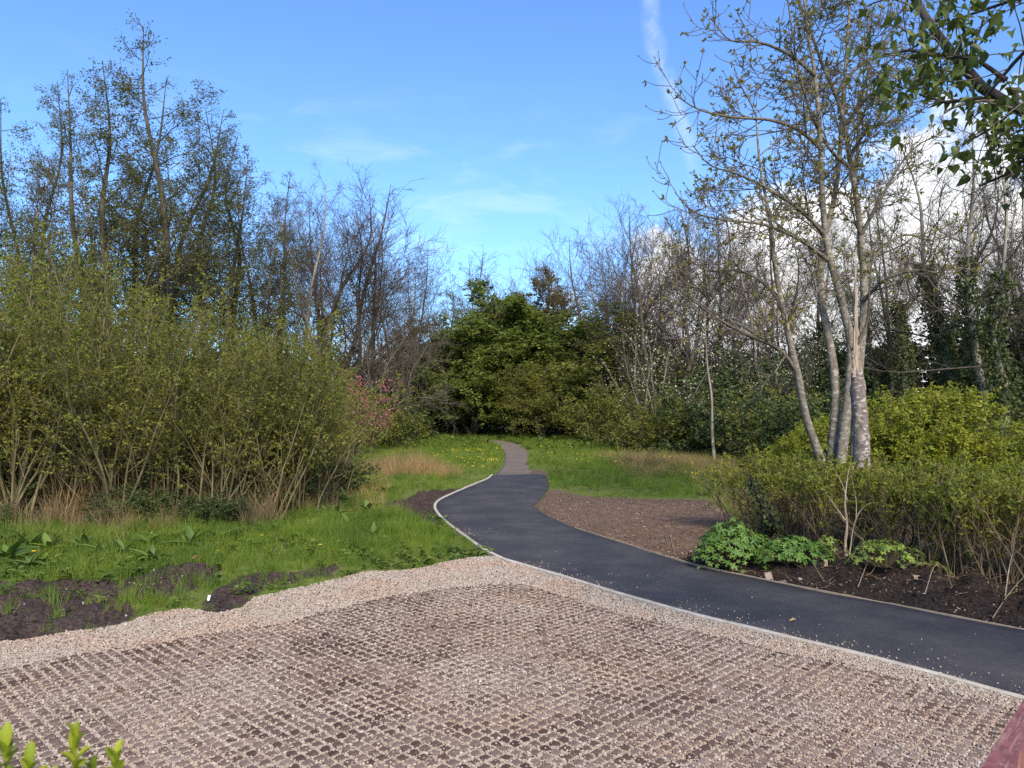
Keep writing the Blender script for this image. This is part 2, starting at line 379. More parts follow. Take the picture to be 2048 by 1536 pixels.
def mudmask(P): return np.max([sst(-sdf(P, p), -.25, .2) for p in MUD], axis=0)
def relief(P):
    x, y = P[:, 0], P[:, 1]
    hard = np.minimum(np.minimum(sdf(P, PATH), sdf(P, OLD)), sdf(P, GRAVEL))
    free = sst(hard, .0, .7)
    h = free * (.10 * fbm(x, y, .25, 3) + .05 * fbm(x, y, 1.1, 3))
    md = mudmask(P) * sst(hard, 0, .3)
    h = h + md * (.04 + .34 * fbm(x, y, 1.6, 4) * sst(hard, 0, .8) + .22 * fbm(x, y, 5, 4) * sst(hard, 0, .3))
    bk = sst(-sdf(P, BANK), -.05, .9) * sst(sdf(P, PATH), .02, .45)
    h = h + bk * (.12 + .60 * np.abs(fbm(x, y, 1.4, 4)) + .40 * fbm(x, y, 4.5, 4))
    h = np.where(hard < 0, -.045 + .0 * h, h)
    return h
def grow_axis(parts):
    return np.unique(np.concatenate(parts).round(4))
gx = grow_axis([np.arange(-8.5, 8.5, .085), 8.5 + .12 * np.cumsum(1.13 ** np.arange(50)), -8.5 - .12 * np.cumsum(1.13 ** np.arange(50))])
gy = grow_axis([np.arange(6.2, 21, .085), 21 + .3 * np.arange(0, 60), 39 + .35 * np.cumsum(1.06 ** np.arange(70)), 6.2 - .2 * np.cumsum(1.2 ** np.arange(26))])
GX, GY = np.meshgrid(gx, gy); PG = np.c_[GX.ravel(), GY.ravel()]
near = (np.abs(PG[:, 0]) < 40) & (PG[:, 1] > 0) & (PG[:, 1] < 90)
hz = np.full(len(PG), -.02); hz[near] = relief(PG[near])
def gh(x, y): return float(relief(np.array([[x, y]]))[0]) if abs(x) < 40 and 0 < y < 90 else -.02
A = {k: np.zeros(len(PG)) for k in ('grass', 'mud', 'bare', 'bank')}
q = PG[near]
A['grass'][:] = 1
A['grass'][near] = 1 - sst(-sdf(q, THICK), -.3, .6) - .8 * sst(-sdf(q, HEDGE), -.2, .3)
A['grass'][PG[:, 1] > 66] = 0
A['mud'][near] = mudmask(q); A['bare'][near] = np.maximum(sst(-sdf(q, BARE), -.35, .35), sst(-sdf(q, BARE2), -.3, .2))
A['bank'][near] = sst(-sdf(q, BANK), -.1, .25)
nx, ny = len(gx), len(gy)
I = (np.arange(ny - 1)[:, None] * nx + np.arange(nx - 1)[None]).ravel()
tag(link('ground', mesh('ground', np.c_[PG, hz], np.c_[I, I + 1, I + 1 + nx, I + nx], MATS['ground'], A, True)), kind='structure')

def strip(name, L, Rr, z, mat, cross=8, skirt=.10, wob=0):
    n = len(L); f = np.linspace(0, 1, cross + 1)
    L = L.copy(); Rr = Rr.copy()
    if wob: Rr = Rr + wob * np.c_[fbm(Rr[:, 0], Rr[:, 1], 3.0, 3), fbm(Rr[:, 1], Rr[:, 0], 3.0, 3)]
    pts = L[:, None] * (1 - f)[None, :, None] + Rr[:, None] * f[None, :, None]
    zz = z + .012 * fbm(pts[..., 0], pts[..., 1], .8, 3) + .006 * np.sin(f * math.pi)[None]
    V = np.concatenate([pts, zz[..., None]], 2)
    lo = lambda a: np.concatenate([a[:, :1, :2], a[:, :1, 2:] - skirt], 2)
    V = np.concatenate([lo(V), V, lo(V[:, -1:])], 1); k = V.shape[1]
    I = (np.arange(n - 1)[:, None] * k + np.arange(k - 1)[None]).ravel()
    return tag(link(name, mesh(name, V.reshape(-1, 3), np.c_[I, I + 1, I + 1 + k, I + k][:, ::-1], MATS[mat], None, True)), kind='structure')
strip('tarmac_path', KL, RL, .03, 'tarmac', wob=.10)
strip('old_path', OL, OR, .022, 'old_tarmac', wob=.5)

def ribbon(name, line, width, z0, z1, mat, label, cat, off=0.0, jitter=0.0):
    T = nz(np.gradient(line, axis=0)); S = np.c_[T[:, 1], -T[:, 0]]
    j = jitter * fbm(line[:, 0], line[:, 1], 2.0, 3)
    a, b = line + S * (off - width / 2), line + S * (off + width / 2); bev = width * .12
    rows = [(a, z0), (a, z1 - bev), (a + S * bev, z1), (b - S * bev, z1), (b, z1 - bev), (b, z0)]
    V = np.stack([np.c_[p, np.full(len(p), z) + (j if z > z0 else 0)] for p, z in rows], 1)
    n, k = len(line), 6; I = (np.arange(n - 1)[:, None] * k + np.arange(k - 1)[None]).ravel()
    caps = np.array([[0, 1, 2, 3, 4, 5], [(n - 1) * k + i for i in (5, 4, 3, 2, 1, 0)]])
    return tag(link(name, mesh(name, V.reshape(-1, 3), [np.c_[I, I + k, I + 1 + k, I + 1], caps], MATS[mat])), label, cat)
ribbon('edging_kerb', smoothline(KERB, 280), .066, -.06, .058, 'kerb', 'pale cream edging kerb curving between the gravel and the black path', 'kerb', jitter=.012)
ribbon('timber_edging', smoothline(REDGE[:13], 150), .022, -.05, .048, 'timber_edge', 'thin weathered timber edging between the black path and the dark soil bank', 'edging', off=.0, jitter=.03)

# ------------------------------------------------------------------ gravel, paving blocks
bb = np.array([[-9, 3.2], [8, 13.5]])
V = np.c_[GRAVEL, np.full(len(GRAVEL), .022)]
import bmesh
bm = bmesh.new(); vs = [bm.verts.new(v) for v in V]; fc = bm.faces.new(vs)
if fc.normal.z < 0: fc.normal_flip()
bmesh.ops.triangulate(bm, faces=[fc]); me = bpy.data.meshes.new('gravel_paving'); bm.to_mesh(me); bm.free(); me.materials.append(MATS['gravel_base'])
paving = tag(link('gravel_paving', me), kind='structure')
PITCHB, NUB = .098, .059
ca = math.cos(R_(45.5)); sa = math.sin(R_(45.5))
iu, iv = np.meshgrid(np.arange(-140, 140), np.arange(-140, 140)); iu = iu.ravel(); iv = iv.ravel()
slab = (np.floor_divide(iu, 6) * 7919 + np.floor_divide(iv, 4) * 104729) & 255
st_ = np.random.default_rng(5).normal(size=(256, 5))
du = iu * PITCHB + st_[slab, 0] * .003; dv = iv * PITCHB + st_[slab, 1] * .003
bx = du * ca - dv * sa; by = 8 + du * sa + dv * ca
Pb = np.c_[bx, by]
# slabs are laid whole: keep a nub when it lies in the paved outline (edge broken by gravel)
vis = (by > 3.6) & (np.abs(bx) < by * .78 + 1.2)
edge_d = np.full(len(Pb), 9.0); edge_d[vis] = sdf(Pb[vis], PAVE)
keep = vis & (edge_d + .22 * fbm(bx, by, 1.4, 3) * 2 < 0)
Pb, sl = Pb[keep], slab[keep]
bury = fbm(Pb[:, 0], Pb[:, 1], .75, 4) * 1.1 + .07 * st_[sl, 3]          # >0 dusty and buried
zt = .049 - .005 * np.clip(bury + .3, 0, 1.2) + .003 * st_[sl, 2] + rg.normal(0, .0015, len(Pb))
tone = np.clip(.60 + .50 * bury + .05 * st_[sl, 4] + rg.normal(0, .13, len(Pb)), .08, 1)
def nubverts(s, h, hb=-.02):
    a, b = s / 2, s / 2 - .006
    V = []
    for r, z in ((a + .004, hb), (a, h - .010), (b, h)):
        c = r - .004                                   # clipped corners
        V += [(-c, -r, z), (c, -r, z), (r, -c, z), (r, c, z), (c, r, z), (-c, r, z), (-r, c, z), (-r, -c, z)]
    F = [(8 * k + i, 8 * k + (i + 1) % 8, 8 * k + 8 + (i + 1) % 8, 8 * k + 8 + i) for k in (0, 1) for i in range(8)]
    return np.array(V), np.array(F), np.array([list(range(16, 24))])
nv, nf, ncap = nubverts(NUB, 0.0, -.06)
order = np.argsort(np.hypot(Pb[:, 0], Pb[:, 1]) + 1e3 * (np.abs(Pb[:, 0] / Pb[:, 1]) > .655) + 1e3 * (Pb[:, 1] < 5.1))
nubme = [mesh('block', nv * (1, 1, 1) + np.r_['-1', rg.normal(0, .0013, (24, 2)), rg.normal(0, .0012, (24, 1))], [nf, ncap], MATS['paver']) for _ in range(6)]
rzb = R_(45.5)
for i in order[:300]:
    o = link('block', nubme[int(rg.integers(6))], paving, (Pb[i, 0], Pb[i, 1], zt[i])); o.rotation_euler = (rg.normal(0, .02), rg.normal(0, .02), rzb + rg.normal(0, .03))
    o.color = (tone[i], 0, 0, 1)
rest = order[300:]; rot = np.array([[ca, sa], [-sa, ca]]); Vs = []
for i in rest:
    v = nv + np.c_[rg.normal(0, .0013, (24, 2)), rg.normal(0, .0012, (24, 1))]
    v = np.c_[v[:, :2] @ rot, v[:, 2]] + (Pb[i, 0], Pb[i, 1], zt[i]); Vs.append(v)
k = np.arange(len(rest))[:, None, None] * 24
o = link('distant_blocks', mesh('distant_blocks', np.concatenate(Vs), [(nf[None] + k).reshape(-1, 4), (ncap[None] + k).reshape(-1, 8)], MATS['paver'], {'tone': np.repeat(tone[rest], 24)}), paving)
o.color = (0, 0, 0, 1); tag(o, kind='stuff')

def scatter(name, protos, P, rot, scl, idx, label=None, cat=None, kind='stuff'):
    """one object that draws copies of the loose meshes PROTOS on its points"""
    me = bpy.data.meshes.new(name); me.vertices.add(len(P)); me.vertices.foreach_set('co', np.asarray(P, np.float32).ravel())
    a = me.attributes.new('rot', 'FLOAT_VECTOR', 'POINT'); a.data.foreach_set('vector', np.asarray(rot, np.float32).ravel())
    a = me.attributes.new('scl', 'FLOAT', 'POINT'); a.data.foreach_set('value', np.asarray(scl, np.float32))
    a = me.attributes.new('pick', 'INT', 'POINT'); a.data.foreach_set('value', np.asarray(idx, np.int32))
    g = bpy.data.node_groups.new(name + '_scatter', 'GeometryNodeTree')
    g.interface.new_socket('Geometry', in_out='INPUT', socket_type='NodeSocketGeometry'); g.interface.new_socket('Geometry', in_out='OUTPUT', socket_type='NodeSocketGeometry')
    gi, go = g.nodes.new('NodeGroupInput'), g.nodes.new('NodeGroupOutput'); jn = g.nodes.new('GeometryNodeJoinGeometry')
    for pm in protos:
        po = bpy.data.objects.new(name + '_source', pm)
        oi = g.nodes.new('GeometryNodeObjectInfo'); oi.inputs['Object'].default_value = po; oi.inputs['As Instance'].default_value = False
        g2 = g.nodes.new('GeometryNodeGeometryToInstance'); g.links.new(oi.outputs['Geometry'], g2.inputs[0]); g.links.new(g2.outputs[0], jn.inputs[0])
    ip = g.nodes.new('GeometryNodeInstanceOnPoints'); ip.inputs['Pick Instance'].default_value = True
    def na(nm, ty):
        n = g.nodes.new('GeometryNodeInputNamedAttribute'); n.data_type = ty; n.inputs['Name'].default_value = nm; return n.outputs['Attribute']
    e2r = g.nodes.new('FunctionNodeEulerToRotation'); g.links.new(na('rot', 'FLOAT_VECTOR'), e2r.inputs[0])
    g.links.new(gi.outputs[0], ip.inputs['Points']); g.links.new(jn.outputs[0], ip.inputs['Instance']); g.links.new(na('pick', 'INT'), ip.inputs['Instance Index'])
    g.links.new(e2r.outputs[0], ip.inputs['Rotation']); g.links.new(na('scl', 'FLOAT'), ip.inputs['Scale']); g.links.new(ip.outputs[0], go.inputs[0])
    o = link(name, me); md = o.modifiers.new('scatter', 'NODES'); md.node_group = g
    return tag(o, label, cat, kind=kind)
def pebble_mesh(i):
    bm = bmesh.new(); bmesh.ops.create_icosphere(bm, subdivisions=1, radius=1)
    r = np.random.default_rng(i)
    for v in bm.verts: v.co = Vector((v.co.x * r.uniform(.9, 1.25), v.co.y * r.uniform(.75, 1.05), v.co.z * r.uniform(.5, .8)))
    me = bpy.data.meshes.new('pebble'); bm.to_mesh(me); bm.free(); me.materials.append(MATS['pebble']); return me
pebs = [pebble_mesh(i) for i in range(5)]
NP = 400000                                               # pebbles, fewer where they are farther off
yy = 3.8 + (13.6 - 3.8) * rg.random(NP * 2) ** 1.3; xx = (rg.random(NP * 2) * 2 - 1) * (yy * .78 + .9)
pp = np.c_[xx, yy]; pp = pp[inpoly(pp + .12 * np.c_[fbm(xx, yy, 5, 2), fbm(yy, xx, 5, 2)] + .5 * np.c_[fbm(xx, yy, 1.3, 2) * 0, np.clip(fbm(xx, yy, 1.6, 3), -.1, 1)], GRAVEL)]; pp = pp[~inpoly(pp, PATH)]; pp = pp[dline(pp, KL[::3]) > .05]
q = pp - (0, 8); u_ = (q[:, 0] * ca + q[:, 1] * sa) / PITCHB; v_ = (-q[:, 0] * sa + q[:, 1] * ca) / PITCHB
inn = (np.maximum(np.abs(u_ - np.round(u_)), np.abs(v_ - np.round(v_))) < .335)
edp = sdf(pp, PAVE); ed = edp + .44 * fbm(pp[:, 0], pp[:, 1], 1.4, 3)
bur = fbm(pp[:, 0], pp[:, 1], .75, 4) * 1.35
onnub = inn & (ed < 0)
kp = (~onnub) | (rg.random(len(pp)) < np.clip(.05 + .22 * bur, .025, .3))
pp, onnub, bur, edp = pp[kp], onnub[kp], bur[kp], edp[kp]
zp = np.where(onnub, .049 - .005 * np.clip(bur + .3, 0, 1.2) + .003, .029 + rg.random(len(pp)) * .012 + .010 * (edp > 0))
og = ~inpoly(pp, GRAVEL); zp[og] = np.maximum(relief(pp[og]), 0) + .006; n = len(pp)
scatter('gravel', pebs, np.c_[pp, zp], rg.random((n, 3)) * 6.28 * (.08, .08, 1), np.clip(rg.lognormal(0, .28, n), .5, 1.9) * (.0056 + .0004 * pp[:, 1]), rg.integers(0, 5, n))
# loose stones kicked over the kerb on to the tarmac
NS = 1800; k = rg.integers(0, len(KL), NS); d = np.abs(rg.normal(0, 1, NS)) ** 1.7 * .17 + .03; d[:110] = rg.random(110) * 1.6
T = nz(np.gradient(KL, axis=0)); S = np.c_[T[:, 1], -T[:, 0]]
cl = fbm(KL[k, 0] * 1.0, KL[k, 1], .9, 3); pp = KL[k] + S[k] * d[:, None] + rg.normal(0, .05, (NS, 2))
ok = inpoly(pp, PATH) & (cl + .12 + (np.arange(NS) < 110) > 0) & (pp[:, 1] < gp(1000, 1060)[1]); pp = pp[ok]; n = len(pp)
scatter('loose_stones', pebs, np.c_[pp, np.full(n, .04)], rg.random((n, 3)) * 6.28, np.clip(rg.lognormal(0, .4, n), .35, 2) * .0066, rg.integers(0, 5, n))

# ------------------------------------------------------------------ plants: growing and skinning
def walk(P, D, L, S, wig, tr, rg):
    pts = [P]; d = D; up = np.array((0, 0, 1.0))
    for s in range(S):
        k = tr[0] + (tr[1] - tr[0]) * s / max(S - 1, 1)
        d = nz(d + wig * rg.normal(size=d.shape) + up * k); pts.append(pts[-1] + d * (L / S)[:, None])
    return np.stack(pts, 1)
def spawn(P, Rr, Lp, rg, n, t, ang, asd, lenf, rr, rmin, thin=0):
    N0, S1 = P.shape[:2]; n = int(n); idx = np.repeat(np.arange(N0), n); k = np.tile(np.arange(n), N0)
    tt = t[0] + (t[1] - t[0]) * (k + rg.random(N0 * n)) / n
    if thin: kp = rg.random(N0 * n) < np.clip(Lp[idx] / thin, .1, 1); idx, k, tt = idx[kp], k[kp], tt[kp]
    f = tt * (S1 - 1); i = np.clip(f.astype(int), 0, S1 - 2); u = (f - i)[:, None]
    a, b = P[idx, i], P[idx, i + 1]; pos = a * (1 - u) + b * u; T = nz(b - a); m_ = len(idx)
    rad = Rr[idx, i] * (1 - u[:, 0]) + Rr[idx, i + 1] * u[:, 0]
    ref = np.where(np.abs(T[:, 2:]) > .9, [[1., 0, 0]], [[0, 0, 1.]]); U = nz(np.cross(T, ref)); W = np.cross(T, U)
    ph = k * 2.4 + rg.random(N0)[idx] * 6.28 + rg.normal(0, .5, m_); an = np.radians(rg.normal(ang, asd, m_))[:, None]
    D = np.cos(an) * T + np.sin(an) * (np.cos(ph)[:, None] * U + np.sin(ph)[:, None] * W)
    L = lenf(tt, Lp[idx]) * rg.uniform(.65, 1.25, m_)
    return pos, D, np.maximum(L, .03), np.maximum(rad * rr, rmin)
def tubes(P, Rr, K):
    n, S1 = P.shape[:2]; T = nz(np.gradient(P, axis=1)); mm = nz(T.mean(1))
    ref = np.where(np.abs(mm[:, 2:]) > .75, [[1., 0, 0]], [[0, 0, 1.]])[:, None]
    U = nz(np.cross(T, np.broadcast_to(ref, T.shape))); W = np.cross(T, U); a = np.arange(K) * 2 * math.pi / K
    V = P[:, :, None] + Rr[:, :, None, None] * (np.cos(a)[:, None] * U[:, :, None] + np.sin(a)[:, None] * W[:, :, None])
    b = (np.arange(n)[:, None] * S1 + np.arange(S1 - 1)[None]).ravel() * K; k = np.arange(K); k2 = (k + 1) % K
    F = np.stack([b[:, None] + k, b[:, None] + k2, b[:, None] + K + k2, b[:, None] + K + k], 2).reshape(-1, 4)
    return V.reshape(-1, 3), F
def joint(parts):
    Vs, Fs, o = [], [], 0
    for V, F in parts: Vs.append(V); Fs.append(F + o); o += len(V)
    return np.concatenate(Vs), Fs
def stem(pts, r0, r1, S=24, wig=.0, rg=None, p=1.0):
    L = smoothline(np.array(pts, float), S + 1)
    if wig: L[1:-1] += rg.normal(0, wig, (S - 1, 3))
    s = np.linspace(0, 1, S + 1); r = r1 + (r0 - r1) * (1 - s) ** p
    r = r * (1 + .35 * np.exp(-s * 22))                     # root flare
    return L, r
def grow(stems, specs, seed):
    """levels of branches: [(P, R)] from stems and specs (n, t, ang, asd, len, rr, rmin, S, wig, trop, tip)"""
    g = np.random.default_rng(seed)
    P = np.stack([s[0] for s in stems]); Rr = np.stack([s[1] for s in stems]); out = [(P, Rr)]
    Lp = np.linalg.norm(np.diff(P, axis=1), axis=2).sum(1)
    for sp in specs:
        pos, D, L, r = spawn(P, Rr, Lp, g, sp['n'], sp.get('t', (.25, 1)), sp.get('ang', 45), sp.get('asd', 8), sp['len'], sp.get('rr', .6), sp.get('rmin', .004), sp.get('thin', 0))
        S = sp.get('S', 5); P = walk(pos, D, L, S, sp.get('wig', .12), sp.get('tr', (.02, .06)), g)
        Rr = r[:, None] * np.linspace(1, sp.get('tip', .35), S + 1)[None]; Lp = L; out.append((P, Rr))
    return out
def leaves_on(P, n, t0, g, size, width=.45, up=.5, along=.6, var=.35, clump=0):
    N0, S1 = P.shape[:2]; idx = np.repeat(np.arange(N0), n); tt = t0 + (1 - t0) * g.random(N0 * n)
    f = tt * (S1 - 1); i = np.clip(f.astype(int), 0, S1 - 2); u = (f - i)[:, None]
    a, b = P[idx, i], P[idx, i + 1]; pos = a * (1 - u) + b * u
    if clump: pos = pos + g.normal(0, clump, pos.shape)
    return leaf_mesh(pos, nz(b - a) * along + nz(g.normal(size=pos.shape)), size, width, g, up, var)
def leaf_mesh(pos, D, size, width, g, up=.5, var=.35):
    n = len(pos); D = nz(D); L = size * g.uniform(1 - var, 1 + var, (n, 1))
    nn = nz(g.normal(size=(n, 3)) + np.array((0, 0, up * 2))); S = nz(np.cross(D, nn)); nn = np.cross(S, D)
    w_ = L * width / 2; mid = pos + D * L * .45
    V = np.stack([pos, mid - S * w_ + nn * w_ * .35, pos + D * L - nn * L * .1, mid + S * w_ + nn * w_ * .35], 1).reshape(-1, 3)
    b = np.arange(n)[:, None] * 4
    return V, np.concatenate([b + [[0, 1, 2]], b + [[0, 2, 3]]]), np.repeat(g.random(n), 4)
def leaf_obj(name, parts, mat, parent, kind=None):
    V = np.concatenate([p[0] for p in parts]); o = 0; Fs = []
    for p in parts: Fs.append(p[1] + o); o += len(p[0])
    ob = link(name, mesh(name, V, [np.concatenate(Fs)], MATS[mat], {'rnd': np.concatenate([p[2] for p in parts])}), parent)
    return ob
def wood_obj(name, levels, Ks, mat, parent):
    V, F = joint([tubes(P, Rr, K) for (P, Rr), K in zip(levels, Ks)])
    return link(name, mesh(name, V, F, MATS[mat], None, True), parent)
def plant(name, label, cat, stems, specs, seed, bark, twig=None, leaf=None, lv=None, Ks=(9, 6, 4, 3, 3), group=None, crown='crown'):
    """lv: list of (level, n, t0, kwargs for leaves_on)"""
    g = np.random.default_rng(seed + 500); lvls = grow(stems, specs, seed); t = thing(name, label, cat, group=group)
    wood_obj('trunk', lvls[:1], Ks, bark, t)
    if len(lvls) > 1: wood_obj('branches', lvls[1:], Ks[1:], twig or bark, t)
    if leaf: leaf_obj(crown, [leaves_on(lvls[l][0], n, t0, g, **kw) for l, n, t0, kw in lv], leaf, t)
    return t, lvls
def single(h, r, lean=(0, 0), bend=.25, seed=0, n=6):
    g = np.random.default_rng(seed + 77); z = np.linspace(0, h, n); xy = np.cumsum(g.normal(0, bend / n ** .5, (n, 2)), 0); xy[0] = 0
    return stem(np.c_[xy + np.outer(z, lean), z], r, .012, 24)
def fan(n, h, base, spread, r, seed, hv=.25, S=10, curve=.0):
    g = np.random.default_rng(seed); P0 = np.c_[g.normal(0, base, (n, 2)), np.zeros(n)]
    az_ = g.random(n) * 6.28; a = np.radians(np.abs(g.normal(0, spread, n)))
    D = np.c_[np.sin(a) * np.cos(az_), np.sin(a) * np.sin(az_), np.cos(a)]
    P = walk(P0, D, h * g.uniform(1 - hv, 1 + hv * .3, n), S, .07, (curve, curve * .5), g)
    rr = r * g.uniform(.6, 1.2, n)[:, None] * np.linspace(1, .2, S + 1)[None]
    return list(zip(P, rr))
def ivy_on(t, P, Rr, g, upto, n, size=.13, thick=.22):
    S1 = P.shape[1]; N0 = P.shape[0]; idx = g.integers(0, N0, n); f = g.random(n) ** .9 * upto * (S1 - 1); i = f.astype(int); u = (f - i)[:, None]
    pos = P[idx, i] * (1 - u) + P[idx, np.minimum(i + 1, S1 - 1)] * u; a = g.random(n) * 6.28
    rad = Rr[idx, i] + thick * g.random(n) ** 1.3 * (.5 + 1.0 * vnoise(f * 2.0, idx * 3.3 + a * .5, .9))
    o = np.c_[np.cos(a), np.sin(a), np.zeros(n)]; pos = pos + o * rad[:, None]
    leaf_obj('ivy', [leaf_mesh(pos, o * .6 + g.normal(size=(n, 3)) * .6 + (0, 0, -.3), size, .8, g, .2)], 'leaf_ivy', t)

# --- prototypes -----------------------------------------------------
def base(x, Y): return ((x - 1024) / FPX * Y, Y)
def htop(y, Y): return CAM_H + (815 - y) / FPX * Y
PROTO = {}
def proto(kind, i):
    """the first placed plant of each kind is built, the others are copies of it"""
    return PROTO.get((kind, i))
def alder(i):
    s = [single(20, .24, bend=.9, seed=i)] if i != 2 else [single(20, .22, (.02, 0), .8, 31), single(17, .16, (-.10, .05), 1.2, 32)]
    return plant('alder_tree', '', 'tree', s, [
        dict(n=36 if i != 2 else 25, t=(.22, .99), ang=62, asd=12, len=lambda t, L: 5.4 * (1.04 - t) ** .7 * np.clip((t - .05) * 3, .5, 1), rr=.34, rmin=.02, S=8, wig=.13, tr=(.02, .10), tip=.25),
        dict(n=11, t=(.15, 1), ang=48, asd=14, len=lambda t, L: .2 + L * .34 * (1.15 - t * .6), rr=.5, rmin=.010, S=5, wig=.16, tr=(.0, .08), thin=4.0),
        dict(n=9, t=(.1, 1), ang=45, asd=16, len=lambda t, L: .2 + L * .33, rr=.6, rmin=.0075, S=3, wig=.18, tr=(.0, .05), thin=1.5)],
        100 + i, 'bark_alder', 'bark_alder', 'leaf_alder', [(3, 8, .1, dict(size=.085, width=.75, clump=.09))])
def baretree(i):
    forks = {0: [single(14, .19, bend=.7, seed=41)], 1: [single(15, .18, (.03, 0), .9, 42), single(13, .13, (-.14, .06), .9, 43)],
             2: [single(14, .16, (.10, .05), 1.0, 44), single(14, .15, (-.07, -.05), 1.0, 45), single(12, .11, (.2, .05), .8, 46)]}[i]
    return plant('bare_tree', '', 'tree', forks, [
        dict(n=(28, 20, 16)[i], t=(.2, .99), ang=47, asd=10, len=lambda t, L: 6.6 * (1.05 - t) ** .65 * np.clip((t - .02) * 3, .55, 1), rr=.36, rmin=.016, S=9, wig=.10, tr=(.05, .10), tip=.25),
        dict(n=12, t=(.15, 1), ang=38, asd=12, len=lambda t, L: .2 + L * .36 * (1.2 - t * .6), rr=.5, rmin=.009, S=5, wig=.13, tr=(.02, .08), thin=4.5),
        dict(n=11, t=(.1, 1), ang=38, asd=14, len=lambda t, L: .25 + L * .36, rr=.6, rmin=.0075, S=4, wig=.16, tr=(.0, .06), thin=1.9)],
        140 + i, 'bark_twig' if i != 1 else 'bark_pale', 'bark_purple' if i != 2 else 'bark_twig')
def ivytree(i):
    t, l = plant('ivy_clad_tree', '', 'tree', [single(14.5, .22, (.02 * (1 - 2 * i), 0), .9, 51 + i)] + ([single(13, .16, (-.09, 0), 1.0, 54)] if i else []), [
        dict(n=22 if not i else 14, t=(.30, .99), ang=48, asd=12, len=lambda t, L: 5.6 * (1.05 - t) ** .6, rr=.36, rmin=.018, S=8, wig=.16, tr=(.03, .10), tip=.25),
        dict(n=9, t=(.2, 1), ang=42, asd=13, len=lambda t, L: L * .38 * (1.2 - t * .6), rr=.5, rmin=.010, S=5, wig=.17, tr=(.0, .10)),
        dict(n=7, t=(.1, 1), ang=40, asd=14, len=lambda t, L: .25 + L * .34, rr=.6, rmin=.007, S=4, wig=.18, tr=(.0, .06))], 160 + i, 'bark_pale', 'bark_twig')
    ivy_on(t, l[0][0], l[0][1], np.random.default_rng(60 + i), .60, 4200, .15, .36); return t, l
def dense(i):
    s = [[single(9.6, .16, (.05, 0), .9, 61), single(9, .13, (-.12, .05), .8, 62), single(8.4, .12, (.16, -.08), .8, 63), single(8.2, .11, (-.06, -.16), .7, 64)],
         [single(8.6, .14, (.12, 0), .9, 65), single(9.4, .14, (-.05, .05), .8, 66), single(7.8, .11, (-.2, -.1), .8, 67), single(7.4, .10, (.2, -.16), .8, 68)],
         [single(7.8, .10, (.2, .05), .9, 69), single(8.8, .12, (-.16, .05), .8, 70), single(8.6, .12, (.02, -.12), .8, 71)]][i]
    return plant('leafy_tree', '', 'tree', s, [
        dict(n=16, t=(.12, .99), ang=60, asd=13, len=lambda t, L: 3.4 * (1.12 - t) ** .5, rr=.4, rmin=.014, S=7, wig=.14, tr=(.0, .06), tip=.3),
        dict(n=10, t=(.12, 1), ang=48, asd=13, len=lambda t, L: .15 + L * .38 * (1.2 - t * .6), rr=.5, rmin=.008, S=4, wig=.17, tr=(-.02, .04), thin=2.4),
        dict(n=7, t=(.1, 1), ang=45, asd=15, len=lambda t, L: .22 + L * .30, rr=.6, rmin=.006, S=3, wig=.18, tr=(-.04, .02), thin=1.0)],
        180 + i, 'bark_twig', 'bark_twig', ('leaf_dense', 'leaf_dense', 'leaf_dense_b')[i], [(3, 11 if i < 2 else 8, .1, dict(size=.155 if i < 2 else .13, width=.8, up=.9, clump=.06))], Ks=(8, 5, 3, 3))
def budtree(i):
    return plant('budding_tree', '', 'tree', [single(14, .2, bend=.8, seed=81), single(12, .13, (.10, 0), .8, 82), single(12, .13, (-.09, .03), .8, 83)], [
        dict(n=18, t=(.3, .99), ang=44, asd=10, len=lambda t, L: 3.6 * (1.12 - t) ** .5, rr=.38, rmin=.016, S=7, wig=.12, tr=(.03, .08), tip=.25),
        dict(n=9, t=(.15, 1), ang=42, asd=12, len=lambda t, L: .2 + L * .38 * (1.2 - t * .6), rr=.5, rmin=.009, S=4, wig=.15, tr=(.0, .08), thin=2.6),
        dict(n=6, t=(.1, 1), ang=40, asd=14, len=lambda t, L: .22 + L * .32, rr=.6, rmin=.007, S=3, wig=.18, tr=(.0, .05), thin=1.0)],
        200 + i, 'bark_twig', 'bark_twig', 'leaf_brown', [(3, 14, .1, dict(size=.15, width=.7, clump=.07))], Ks=(8, 5, 3, 3))
def sallow(i):
    n, h = ((15, 5.6), (17, 5.2), (22, 4.2), (13, 6.2))[i]
    return plant('sallow_shrub', '', 'shrub', fan(n, h, .34, (15, 17, 20, 12)[i], (.034, .03, .02, .036)[i], 300 + i, S=12, curve=.02), [
        dict(n=11, t=(.20, .98), ang=34, asd=11, len=lambda t, L: L * .34 * (1.1 - t * .75), rr=.5, rmin=.006, S=6, wig=.12, tr=(.02, .09), tip=.3),
        dict(n=8, t=(.08, 1), ang=40, asd=14, len=lambda t, L: .12 + L * .30 * (1.2 - t * .6), rr=.55, rmin=.0042, S=4, wig=.16, tr=(.0, .06), thin=1.5)],
        320 + i, 'bark_sallow', 'bark_sallow', 'leaf_sallow' if i != 1 else 'leaf_sallow_b', [(2, (8, 9, 7, 7)[i], .05, dict(size=.064, width=.6, up=.5)), (1, 8, .2, dict(size=.07, width=.6, up=.5))], Ks=(5, 4, 3), crown='foliage')
